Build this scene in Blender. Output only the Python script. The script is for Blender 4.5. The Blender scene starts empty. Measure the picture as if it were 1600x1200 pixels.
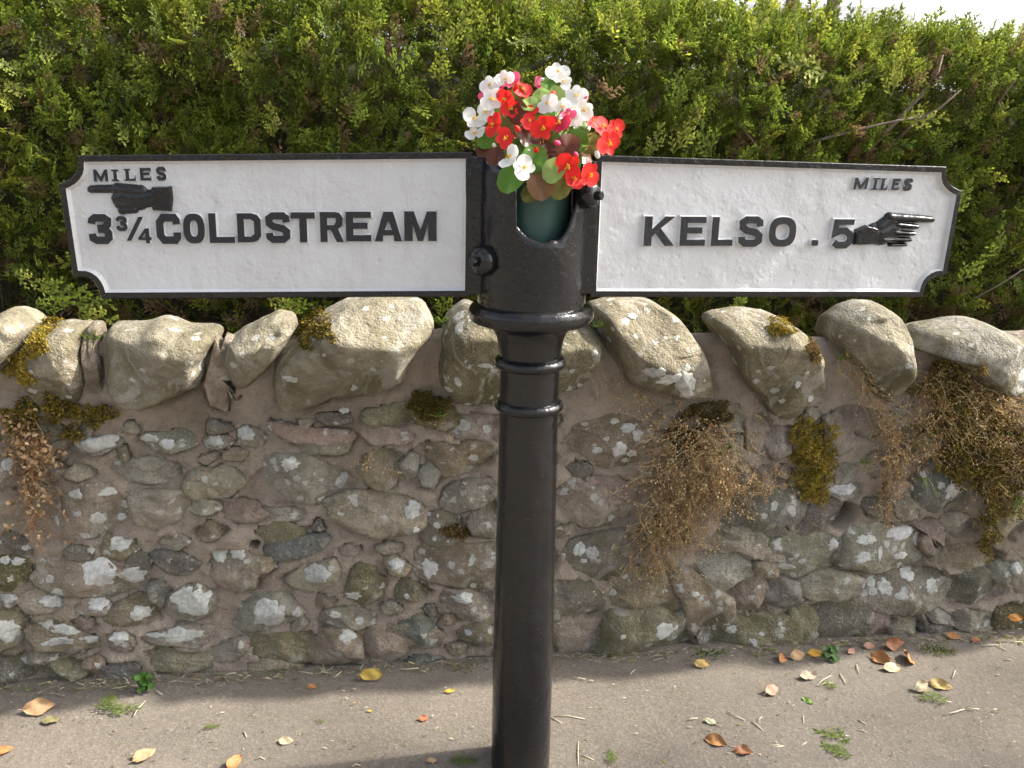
import bpy, bmesh, math, random
import numpy as np
from mathutils import Vector, Matrix
from mathutils.geometry import tessellate_polygon
R = math.radians
S = bpy.context.scene
C = S.collection

# ------------------------------------------------------------------ camera
FPX = 1385.0                      # focal length in photo pixels (photo 1600 x 1200)
CAM_H, PITCH, ROLL = 1.50, R(15.0), R(1.3)
CAM = np.array([0.0, 0.0, CAM_H])
_f = np.array([0, math.cos(PITCH), -math.sin(PITCH)])
_r0 = np.array([1.0, 0, 0]); _u0 = np.cross(_r0, _f)
_r = _r0*math.cos(ROLL) + _u0*math.sin(ROLL)
_u = -_r0*math.sin(ROLL) + _u0*math.cos(ROLL)
cam_data = bpy.data.cameras.new('camera'); cam = bpy.data.objects.new('camera', cam_data)
C.objects.link(cam); S.camera = cam
cam_data.sensor_width = 36; cam_data.lens = FPX/1600*36
cam_data.clip_start = 0.05; cam_data.clip_end = 500
cam.matrix_world = Matrix(((_r[0], _u[0], -_f[0], CAM[0]), (_r[1], _u[1], -_f[1], CAM[1]),
                           (_r[2], _u[2], -_f[2], CAM[2]), (0, 0, 0, 1)))

def ray(px, py):
    return _f*FPX + _r*(px-800) + _u*(600-py)
def hit(px, py, p0, n):                       # where the line of sight through a photo pixel meets a plane of the place
    d = ray(px, py); return CAM + d*(np.dot(p0-CAM, n)/np.dot(d, n))
def ground(px, py, z=0.0):
    return hit(px, py, np.array([0, 0, z]), np.array([0, 0, 1.0]))

# ------------------------------------------------------------------ wall line on the ground
W0 = ground(0, 1066); W1 = ground(1600, 978)
WT = (W1-W0)/np.linalg.norm(W1-W0)            # along the wall, to the right
WN = np.array([WT[1], -WT[0], 0])             # out of the wall, to the camera
WANG = math.atan2(WT[1], WT[0])

# ------------------------------------------------------------------ light
SUN_AZ = WANG + R(2.6)                        # direction to the sun, measured from +X towards +Y
SUN_EL = R(42)
world = bpy.data.worlds.new('World'); S.world = world; world.use_nodes = True
nt = world.node_tree; bg = nt.nodes['Background']
sky = nt.nodes.new('ShaderNodeTexSky'); sky.sky_type = 'NISHITA'; sky.sun_disc = False
sky.sun_elevation = SUN_EL; sky.sun_rotation = math.pi/2 - SUN_AZ
sky.air_density = 1.0; sky.dust_density = 5.0; sky.ozone_density = 0.6
# thin bright cloud veil: the whole sky is paler and less blue than a clear one
_bw = nt.nodes.new('ShaderNodeRGBToBW'); _mx = nt.nodes.new('ShaderNodeMix'); _mx.data_type = 'RGBA'; _tn = nt.nodes.new('ShaderNodeMix'); _tn.data_type = 'RGBA'; _tn.blend_type = 'MULTIPLY'
nt.links.new(sky.outputs[0], _bw.inputs[0]); nt.links.new(sky.outputs[0], _mx.inputs[6]); nt.links.new(_bw.outputs[0], _mx.inputs[7]); _mx.inputs[0].default_value = .62
_tn.inputs[0].default_value = 1; _tn.inputs[7].default_value = (1.0, 1.0, 1.0, 1); nt.links.new(_mx.outputs[2], _tn.inputs[6])
nt.links.new(_tn.outputs[2], bg.inputs[0]); bg.inputs[1].default_value = 0.15
sd = bpy.data.lights.new('sun', 'SUN'); sd.energy = 3.1; sd.angle = R(2.0); sd.color = (1, 0.93, 0.82)
sun = bpy.data.objects.new('sun', sd); C.objects.link(sun)
_sv = Vector((math.cos(SUN_EL)*math.cos(SUN_AZ), math.cos(SUN_EL)*math.sin(SUN_AZ), math.sin(SUN_EL)))
sun.rotation_euler = _sv.to_track_quat('Z', 'Y').to_euler(); sun.location = _sv*20
S.view_settings.view_transform = 'Standard'; S.view_settings.look = 'None'
S.view_settings.exposure = 1.46; S.view_settings.gamma = 1.0
S.cycles.use_adaptive_sampling = True; S.cycles.adaptive_threshold = .03; S.cycles.max_bounces = 5; S.cycles.diffuse_bounces = 3; S.cycles.glossy_bounces = 3; S.cycles.transmission_bounces = 3

# ------------------------------------------------------------------ helpers
rs = np.random.RandomState(7); rnd = random.Random(7)
def link(name, me, mat=None, parent=None, smooth=False):
    o = bpy.data.objects.new(name, me); C.objects.link(o)
    for m in (mat if isinstance(mat, (list, tuple)) else [mat]):
        if m is not None and not isinstance(mat, bool): me.materials.append(m)
    if smooth: me.polygons.foreach_set('use_smooth', [True]*len(me.polygons))
    if parent is not None: o.parent = parent
    return o
def mk(name, v, f, mat, parent=None, smooth=False, mi=None):
    me = bpy.data.meshes.new(name); me.from_pydata([tuple(map(float, p)) for p in v], [], [tuple(map(int, q)) for q in f])
    if mi is not None: me.polygons.foreach_set('material_index', mi)
    me.update()
    o = link(name, me, None, parent, False)
    for m in (mat if isinstance(mat, (list, tuple)) else [mat]): me.materials.append(m)
    if smooth: me.polygons.foreach_set('use_smooth', [True]*len(me.polygons))
    return o
def mk_np(name, V, F, mat, parent=None, smooth=False, col=None):
    """big mesh from numpy arrays; F is (n,3) or (n,4)"""
    me = bpy.data.meshes.new(name); V = np.asarray(V, np.float32); F = np.asarray(F, np.int32)
    k = F.shape[1]; n = len(F)
    me.vertices.add(len(V)); me.vertices.foreach_set('co', V.ravel())
    me.loops.add(n*k); me.loops.foreach_set('vertex_index', F.ravel())
    me.polygons.add(n); me.polygons.foreach_set('loop_start', np.arange(0, n*k, k, dtype=np.int32))
    me.update(calc_edges=True)
    if smooth: me.polygons.foreach_set('use_smooth', np.ones(n, bool))
    if col is not None:
        a = me.attributes.new('tint', 'FLOAT_COLOR', 'POINT')
        a.data.foreach_set('color', np.concatenate([col, np.ones((len(col), 1))], 1).astype(np.float32).ravel())
    o = bpy.data.objects.new(name, me); C.objects.link(o); me.materials.append(mat)
    if parent is not None: o.parent = parent
    return o
def empty(name, loc=(0, 0, 0)):
    o = bpy.data.objects.new(name, None); C.objects.link(o); o.location = Vector([float(x) for x in loc]); o.empty_display_size = .05
    return o
def tag(o, label, cat, group=None):
    o['label'] = label; o['category'] = cat
    if group: o['group'] = group
    return o
def keep(child, root):                        # parent, keeping world position (roots are unrotated)
    child.parent = root; child.location = child.location - root.location
def snoise(seed, n=10, f0=1.0, f1=4.0):
    """smooth pseudo noise in the plane (about -1..1), a sum of waves"""
    q = np.random.RandomState(seed); a = q.uniform(0, 2*np.pi, n); fr = np.exp(q.uniform(np.log(f0), np.log(f1), n))
    ph = q.uniform(0, 6.28, n); w = (f0/fr)**0.7; w = w/np.sqrt((w**2).sum())*1.2
    kx = fr*np.cos(a)*6.28; ky = fr*np.sin(a)*6.28
    def fn(x, y):
        x = np.asarray(x, float); y = np.asarray(y, float); o = 0
        for i in range(n): o = o + w[i]*np.sin(kx[i]*x+ky[i]*y+ph[i])
        return o*0.7
    return fn
def tube(path, radii, k=8, cap=True):
    path = [np.asarray(p, float) for p in path]; V = []; F = []
    for i, p in enumerate(path):
        d = path[min(i+1, len(path)-1)]-path[max(i-1, 0)]; d = d/np.linalg.norm(d)
        a = np.cross(d, [0, 0, 1.0]) if abs(d[2]) < .9 else np.cross(d, [1.0, 0, 0]); a /= np.linalg.norm(a); b = np.cross(d, a)
        for j in range(k):
            t = 2*math.pi*j/k; V.append(p+radii[i]*(math.cos(t)*a+math.sin(t)*b))
    for i in range(len(path)-1):
        for j in range(k): F.append((i*k+j, i*k+(j+1) % k, (i+1)*k+(j+1) % k, (i+1)*k+j))
    if cap: F.append(tuple(range(k))[::-1]); F.append(tuple((len(path)-1)*k+j for j in range(k)))
    return V, F

# ------------------------------------------------------------------ materials
class NT:
    def __init__(s, name):
        s.m = bpy.data.materials.new(name); s.m.use_nodes = True; s.t = s.m.node_tree; s.b = s.t.nodes['Principled BSDF']
    def n(s, typ, **kw):
        x = s.t.nodes.new(typ)
        for k, v in kw.items(): setattr(x, k, v)
        return x
    def l(s, a, b): s.t.links.new(a, b)
    def noise(s, scale, detail=6, rough=.6, vec=None, dist=0):
        x = s.n('ShaderNodeTexNoise'); x.inputs['Scale'].default_value = scale; x.inputs['Detail'].default_value = detail
        x.inputs['Roughness'].default_value = rough; x.inputs['Distortion'].default_value = dist
        if vec is not None: s.l(vec, x.inputs['Vector'])
        return x.outputs['Fac']
    def ramp(s, fac, *stops):
        x = s.n('ShaderNodeValToRGB'); e = x.color_ramp.elements
        while len(e) < len(stops): e.new(0.5)
        for i, (p, c) in enumerate(stops): e[i].position = p; e[i].color = (c if len(c) == 4 else (*c, 1)) if isinstance(c, tuple) else (c, c, c, 1)
        s.l(fac, x.inputs[0]); return x.outputs[0]
    def mix(s, fac, a, b, typ='MIX'):
        x = s.n('ShaderNodeMix', data_type='RGBA', blend_type=typ)
        for v, i in ((fac, 0), (a, 6), (b, 7)):
            if isinstance(v, (int, float)): x.inputs[i].default_value = v
            elif isinstance(v, tuple): x.inputs[i].default_value = (*v, 1) if len(v) == 3 else v
            else: s.l(v, x.inputs[i])
        return x.outputs[2]
    def math(s, op, a, b=0.5):
        x = s.n('ShaderNodeMath', operation=op)
        for v, i in ((a, 0), (b, 1)):
            if isinstance(v, (int, float)): x.inputs[i].default_value = v
            else: s.l(v, x.inputs[i])
        return x.outputs[0]
    def bump(s, h, strength=.5, dist=.01, nrm=None):
        x = s.n('ShaderNodeBump'); x.inputs['Strength'].default_value = strength; x.inputs['Distance'].default_value = dist
        s.l(h, x.inputs['Height'])
        if nrm is not None: s.l(nrm, x.inputs['Normal'])
        return x.outputs[0]
    def coord(s, which='Object'):
        return s.n('ShaderNodeTexCoord').outputs[which]
    def attr(s, name, typ='GEOMETRY'):
        return s.n('ShaderNodeAttribute', attribute_name=name, attribute_type=typ)
    def out(s, col=None, rough=None, nrm=None, **kw):
        if col is not None:
            if isinstance(col, tuple): s.b.inputs['Base Color'].default_value = (*col, 1)
            else: s.l(col, s.b.inputs['Base Color'])
        if rough is not None:
            if isinstance(rough, (int, float)): s.b.inputs['Roughness'].default_value = rough
            else: s.l(rough, s.b.inputs['Roughness'])
        if nrm is not None: s.l(nrm, s.b.inputs['Normal'])
        for k, v in kw.items(): s.b.inputs[k].default_value = v
        return s.m

def m_stone():
    s = NT('weathered_stone'); co = s.coord()
    tint = s.attr('tint', 'OBJECT').outputs['Color']
    n1 = s.noise(9, 5, .65, co); n2 = s.noise(45, 5, .72, co); n3 = s.noise(160, 3, .6, co); n0 = s.noise(3.3, 3, .5, co, 1.5)
    c = s.mix(s.ramp(n1, (.30, 0.0), (.72, 1.0)), s.mix(1.0, tint, (.50, .49, .46), 'MULTIPLY'), s.mix(1.0, tint, (1.32, 1.28, 1.2), 'MULTIPLY'))
    c = s.mix(s.math('MULTIPLY', s.ramp(n2, (.44, 0.0), (.64, 1.0)), .55), c, s.mix(1.0, tint, (.36, .35, .31), 'MULTIPLY'))
    c = s.mix(s.math('MULTIPLY', s.ramp(n3, (.56, 0.0), (.68, 1.0)), .5), c, (.50, .48, .43))
    st = s.attr('stain', 'OBJECT').outputs['Fac']; c = s.mix(s.math('MULTIPLY', s.ramp(n0, (.46, 0.0), (.62, 1.0)), s.math('ADD', .45, s.math('MULTIPLY', st, .5))), c, (.13, .11, .05))
    n4 = s.noise(5.5, 5, .6, co, 2.5); c = s.mix(s.math('MULTIPLY', s.ramp(n4, (.55, 0.0), (.60, 1.0)), .45), c, (.46, .44, .39))       # algae and rust stains
    # crust of pale lichen spots
    la = s.attr('lichen', 'OBJECT').outputs['Fac']
    v = s.n('ShaderNodeTexVoronoi'); v.inputs['Scale'].default_value = 34; s.l(s.mix(.035, co, s.n('ShaderNodeTexNoise').outputs['Color']), v.inputs['Vector'])
    nn = s.noise(110, 4, .6, co)
    d = s.math('ADD', v.outputs['Distance'], s.math('MULTIPLY', s.math('SUBTRACT', nn, .5), .55))
    gate = s.n('ShaderNodeSeparateColor'); s.l(v.outputs['Color'], gate.inputs[0])
    g = s.math('LESS_THAN', gate.outputs[0], s.math('MULTIPLY', la, .62))
    sp = s.math('MULTIPLY', g, s.math('LESS_THAN', d, s.math('ADD', .16, s.math('MULTIPLY', gate.outputs[1], .3))))
    c = s.mix(s.math('MULTIPLY', sp, .85), c, s.mix(n2, (.42, .43, .40), (.66, .66, .62)))
    h = s.math('ADD', s.math('ADD', s.math('MULTIPLY', n1, .8), s.math('MULTIPLY', n2, .5)), s.math('ADD', s.math('MULTIPLY', n3, .2), s.math('MULTIPLY', sp, .06)))
    return s.out(c, .9, s.bump(h, 1.0, .034))
def m_lichen():
    s = NT('pale_lichen'); co = s.coord(); n = s.noise(60, 6, .7, co); n2 = s.noise(240, 3, .6, co)
    tint = s.attr('tint', 'OBJECT').outputs['Color']
    c = s.mix(s.ramp(n, (.32, 0.0), (.62, 1.0)), s.mix(1.0, tint, (.55, .57, .54), 'MULTIPLY'), tint)
    c = s.mix(s.math('MULTIPLY', s.ramp(n2, (.58, 0.0), (.66, 1.0)), .7), c, (.16, .15, .13))
    return s.out(c, .95, s.bump(s.math('ADD', n, n2), .6, .006))
def m_mortar():
    s = NT('lime_mortar'); co = s.coord(); n1 = s.noise(4, 5, .65, co); n2 = s.noise(26, 5, .7, co); n3 = s.noise(170, 3, .7, co); n0 = s.noise(1.6, 3, .5, co)
    c = s.mix(s.ramp(n1, (.32, 0.0), (.68, 1.0)), (.34, .28, .22), (.50, .415, .335))
    c = s.mix(s.math('MULTIPLY', s.ramp(n2, (.50, 0.0), (.70, 1.0)), .7), c, (.22, .18, .14))
    c = s.mix(s.math('MULTIPLY', s.ramp(n3, (.60, 0.0), (.70, 1.0)), .5), c, (.52, .47, .42))
    c = s.mix(s.math('MULTIPLY', s.ramp(n0, (.50, 0.0), (.66, 1.0)), .55), c, (.165, .13, .075))
    h = s.math('ADD', s.math('ADD', n1, s.math('MULTIPLY', n2, .7)), s.math('MULTIPLY', n3, .35))
    return s.out(c, .95, s.bump(h, 1.0, .034))
def m_tarmac():
    s = NT('worn_tarmac'); co = s.coord(); n1 = s.noise(1.7, 5, .6, co); n2 = s.noise(90, 3, .6, co); n3 = s.noise(22, 6, .7, co)
    v = s.n('ShaderNodeTexVoronoi'); v.inputs['Scale'].default_value = 165; s.l(co, v.inputs['Vector'])
    g = s.n('ShaderNodeSeparateColor'); s.l(v.outputs['Color'], g.inputs[0])
    c = s.mix(s.ramp(n1, (.35, 0.0), (.65, 1.0)), (.150, .128, .104), (.205, .178, .146))
    c = s.mix(.38, c, s.mix(1.0, c, s.ramp(g.outputs[0], (0.0, .5), (.75, 1.0), (1.0, 1.5)), 'MULTIPLY'))
    c = s.mix(s.math('MULTIPLY', s.ramp(n3, (.55, 0.0), (.72, 1.0)), .5), c, (.11, .095, .08))
    c = s.mix(s.math('MULTIPLY', s.ramp(n2, (.66, 0.0), (.72, 1.0)), .4), c, (.36, .33, .28))
    h = s.math('ADD', s.math('MULTIPLY', v.outputs['Distance'], .5), s.math('ADD', s.math('MULTIPLY', n2, .6), n3))
    return s.out(c, .92, s.bump(h, .45, .004))
def m_paint(name, col, rough, bstr=.3, scale=26, dirt=None, coat=0.0):
    s = NT(name); co = s.coord(); n = s.noise(scale, 4, .55, co); n2 = s.noise(scale*5, 3, .6, co); n3 = s.noise(7, 6, .6, co)
    c = s.mix(s.ramp(n3, (.35, 0.0), (.75, 1.0)), col, dirt or col)
    if max(col) < .1: c = s.mix(s.math('MULTIPLY', s.ramp(s.noise(330, 2, .5, co), (.70, 0.0), (.74, 1.0)), .35), s.mix(s.math('MULTIPLY', s.ramp(s.noise(11, 7, .7, co), (.5, 0.0), (.75, 1.0)), .5), c, (.026, .025, .022)), (.35, .33, .29))
    if min(col) > .5:
        mp = s.n('ShaderNodeMapping'); mp.inputs['Scale'].default_value = (38, 38, 3.2); s.l(co, mp.inputs[0]); c = s.mix(s.math('MULTIPLY', s.ramp(s.noise(1.0, 5, .65, mp.outputs[0]), (.54, 0.0), (.74, 1.0)), .22), c, (.36, .32, .26))
    pit = s.n('ShaderNodeTexVoronoi'); pit.inputs['Scale'].default_value = scale*1.7; s.l(co, pit.inputs['Vector'])
    h = s.math('ADD', s.math('ADD', s.ramp(n, (.42, 0.0), (.72, 1.0)), s.math('MULTIPLY', n2, .25)), s.math('MULTIPLY', s.ramp(pit.outputs['Distance'], (.05, 0.0), (.2, 1.0)), .35))
    rr = s.ramp(n2, (.3, rough*.7), (.75, min(1, rough*1.5)))
    return s.out(c, rr, s.bump(h, bstr, .004), **{'Coat Weight': coat, 'Coat Roughness': .12})
def m_leafy(name, use_attr=True, col=(.1, .15, .03), rough=.55, trans=.35, var=.3):
    s = NT(name)
    if use_attr: c = s.attr('tint').outputs['Color']
    else:
        n = s.noise(35, 4, .6, s.coord()); c = s.mix(n, tuple(x*(1-var) for x in col), tuple(min(1, x*(1+var)) for x in col))
    s.out(c, rough); s.b.inputs['Specular IOR Level'].default_value = .3
    tr = s.n('ShaderNodeBsdfTranslucent'); s.l(c if not isinstance(c, tuple) else c, tr.inputs[0])
    mx = s.n('ShaderNodeMixShader'); mx.inputs[0].default_value = trans
    s.l(s.b.outputs[0], mx.inputs[1]); s.l(tr.outputs[0], mx.inputs[2]); s.l(mx.outputs[0], s.t.nodes['Material Output'].inputs['Surface'])
    return s.m
def m_plain(name, col, rough=.7, var=.2, scale=30, **kw):
    s = NT(name); n = s.noise(scale, 5, .6, s.coord())
    c = s.mix(n, tuple(x*(1-var) for x in col), tuple(min(1, x*(1+var)) for x in col))
    return s.out(c, rough, s.bump(n, .3, .003), **kw)

STONE, LICHEN, MORTAR, TARMAC = m_stone(), m_lichen(), m_mortar(), m_tarmac()
BLACK = m_paint('black_gloss_paint', (.008, .008, .010), .15, .30, 30, (.014, .013, .013), 0.0)
BLACK.node_tree.nodes['Principled BSDF'].inputs['Specular IOR Level'].default_value = .5
BLACK_L = m_paint('black_letter_paint', (.012, .013, .018), .38, .2, 60)
WHITE = m_paint('white_gloss_paint', (.62, .628, .64), .34, .75, 17, (.555, .555, .555))
FOL = m_leafy('hedge_leaf', trans=.48); BARK = m_plain('bark', (.20, .155, .12), .9, .45, 60)

# ------------------------------------------------------------------ ground
def make_ground():
    xs = np.concatenate([[-40, -20, -10, -5], np.linspace(-2.6, 3.4, 90), [6, 10, 20, 40]])
    ys = np.concatenate([[-30, -15, -6, -2, 0], np.linspace(.6, 4, 52), [6, 10, 20, 60]])
    nz = snoise(3, 8, .6, 3)
    X, Y = np.meshgrid(xs, ys); Z = nz(X, Y)*.004*((X > -2.6) & (X < 3.4) & (Y > .6) & (Y < 4))
    V = np.stack([X.ravel(), Y.ravel(), Z.ravel()], 1); nx = len(xs)
    F = [(j*nx+i, j*nx+i+1, (j+1)*nx+i+1, (j+1)*nx+i) for j in range(len(ys)-1) for i in range(nx-1)]
    o = mk_np('ground', V, F, TARMAC, smooth=True); o['kind'] = 'structure'; return o
make_ground()

# ------------------------------------------------------------------ the stone wall
wall = empty('stone_wall', (W0+W1)/2); tag(wall, 'rough rubble stone wall with big rounded coping boulders and pinkish mortar', 'wall')
WO = (W0+W1)/2
def wuv(px, py, off=0.0):                     # photo pixel -> (along wall, height) on the wall plane moved out by off
    p = hit(px, py, W0+WN*off, WN); return np.array([np.dot(p-WO, WT), p[2]])
def wpt(u, z, h):                             # wall coordinates -> world
    u = np.asarray(u, float); return WO + u[..., None]*WT + np.asarray(h, float)[..., None]*WN + np.asarray(z, float)[..., None]*np.array([0, 0, 1.0])
def wloc(u, z, h): return wpt(u, z, h) - WO   # the same, local to the wall's empty

TILES = dict(A=(0, 450), B=(400, 450), C=(850, 450), D=(1200, 450), E=(0, 800), F=(400, 800), G=(840, 800), H=(1200, 800), P=None)
def tpx(t, x, y): return (x, y) if t == 'P' else (TILES[t][0]+x/3, TILES[t][1]+y/3)

class Stone:
    def __init__(s, poly, P, seed, emb=.02, facets=3, ridge=None, k=3.2, rough=1.0, back=.05, off=0.0, steep=.35):
        q = np.random.RandomState(seed); s.P, s.emb, s.k, s.back = P, emb, k, back; s.grow = 1.0
        pts = np.array(poly if isinstance(poly, np.ndarray) else [wuv(x, y, off) for x, y in poly]); n = len(pts)
        t = np.arange(0, n, .1); i = t.astype(int); f = (t-i)[:, None]       # Catmull-Rom outline
        p0, p1, p2, p3 = pts[(i-1) % n], pts[i % n], pts[(i+1) % n], pts[(i+2) % n]
        ten = (.04, .10, .20)[seed % 3] if P < .06 else .2; m1, m2 = (p2-p0)*ten, (p3-p1)*ten
        cur = (2*f**3-3*f**2+1)*p1+(f**3-2*f**2+f)*m1+(-2*f**3+3*f**2)*p2+(f**3-f**2)*m2
        s.c = (cur.min(0)+cur.max(0))/2*.5+cur.mean(0)*.5
        d = cur-s.c; th = np.arctan2(d[:, 1], d[:, 0]); rr = np.hypot(d[:, 0], d[:, 1]); o = np.argsort(th)
        s.th = np.concatenate([th[o]-2*np.pi, th[o], th[o]+2*np.pi]); s.rr = np.tile(rr[o], 3)
        s.size = rr.mean(); wob = snoise(seed+1, 12, .3/s.size, 2.6/s.size); s.wob = wob
        s.n1 = snoise(seed+2, 9, .35/s.size, 1.6/s.size); s.n2 = snoise(seed+3, 12, 8, 26); s.n3 = snoise(seed+4, 7, .3/s.size, .9/s.size); s.rough = rough
        s.pl = []
        for _ in range(facets):
            a = q.uniform(0, 6.28); g = q.uniform(.05, steep)*min(1.0, P/s.size*2.2)
            s.pl.append((P*(q.uniform(.62, .98) if not ridge else q.uniform(1.0, 1.3)), g*math.cos(a), g*math.sin(a)))
        s.ridge = ridge
    def Rr(s, th):
        r = np.interp(th, s.th, s.rr)*s.grow; return r*(1+.06*s.rough*s.wob(s.c[0]+np.cos(th)*r, s.c[1]+np.sin(th)*r))
    def sval(s, u, v):
        du, dv = u-s.c[0], v-s.c[1]; return np.hypot(du, dv)/s.Rr(np.arctan2(dv, du))
    def h(s, u, v, sv=None):
        if sv is None: sv = s.sval(u, v)
        sc = np.clip(sv, 0, 1); prof = -s.emb+(s.P+s.emb)*(1-sc**s.k)**.5
        du, dv = u-s.c[0], v-s.c[1]
        def smin(a, b, w=.012): 
            x = np.clip(.5+.5*(b-a)/w, 0, 1); return b*(1-x)+a*x-w*x*(1-x)
        hh = prof
        for a, gx, gy in s.pl: hh = smin(hh, a-gx*du-gy*dv, .002+.05*s.P)
        if s.ridge:
            v0, kx, gt, gf, lift = s.ridge; vr = v0+kx*du
            hh = smin(hh, s.P*lift-gt*(v-vr), .005); hh = smin(hh, s.P*lift+gf*(v-vr), .005)
        cr = np.exp(-(s.n3(u, v)/.07)**2)*(s.n1(v, u) > .15)
        return hh+(s.n1(u, v)*s.P*.13+s.n2(u, v)*.0024-cr*min(.006, s.P*.1))*s.rough*np.clip(1.15-sc**6, .1, 1)
    def build(s, name, tint, lich, na=48):
        th = np.linspace(-np.pi, np.pi, na, endpoint=False); Rv = s.Rr(th)
        lev = [1, .985, .955, .91, .85, .77, .67, .55, .42, .28, .14] if na < 60 else [1, .99, .975, .95, .92, .885, .845, .80, .75, .70, .645, .59, .53, .47, .41, .34, .27, .19, .1]; V = []; F = []
        for bk, sc in ((s.back, .55 if na > 60 else .82), (s.back*.5, .86 if na > 60 else .96)):
            V.append(wloc(s.c[0]+np.cos(th)*Rv*sc, s.c[1]+np.sin(th)*Rv*sc, np.full(na, -s.emb-bk)))
        for l in lev:
            u = s.c[0]+np.cos(th)*Rv*l; v = s.c[1]+np.sin(th)*Rv*l; V.append(wloc(u, v, s.h(u, v, np.full(na, float(l)))))
        V.append(wloc(np.array([s.c[0]]), np.array([s.c[1]]), s.h(np.array([s.c[0]]), np.array([s.c[1]]))))
        V = np.concatenate(V); nr = len(lev)+2
        for r in range(nr-1):
            for j in range(na): F.append((r*na+j, r*na+(j+1) % na, (r+1)*na+(j+1) % na, (r+1)*na+j))
        e = nr*na
        for j in range(na): F.append(((nr-1)*na+j, (nr-1)*na+(j+1) % na, e))
        F.append(tuple(range(na))[::-1])
        ctr = wloc(np.array([s.c[0]]), np.array([s.c[1]]), np.zeros(1))[0]
        o = mk(name, V-ctr, F, STONE, wall, True); o.location = Vector(ctr)
        o['tint'] = [float(x) for x in tint]; o['lichen'] = float(lich); o['stain'] = float(min(1, max(0, 1.6-tint[2]*5))); s.obj = o; s.ctr = ctr
        return o

TN = dict(g=(.36, .33, .27), b=(.34, .285, .215), d=(.215, .20, .17), p=(.38, .315, .27), l=(.36, .345, .30), m=(.15, .13, .06),
          s=(.21, .21, .20), o=(.26, .235, .155), c=(.375, .345, .265), w=(.33, .295, .215))
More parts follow.
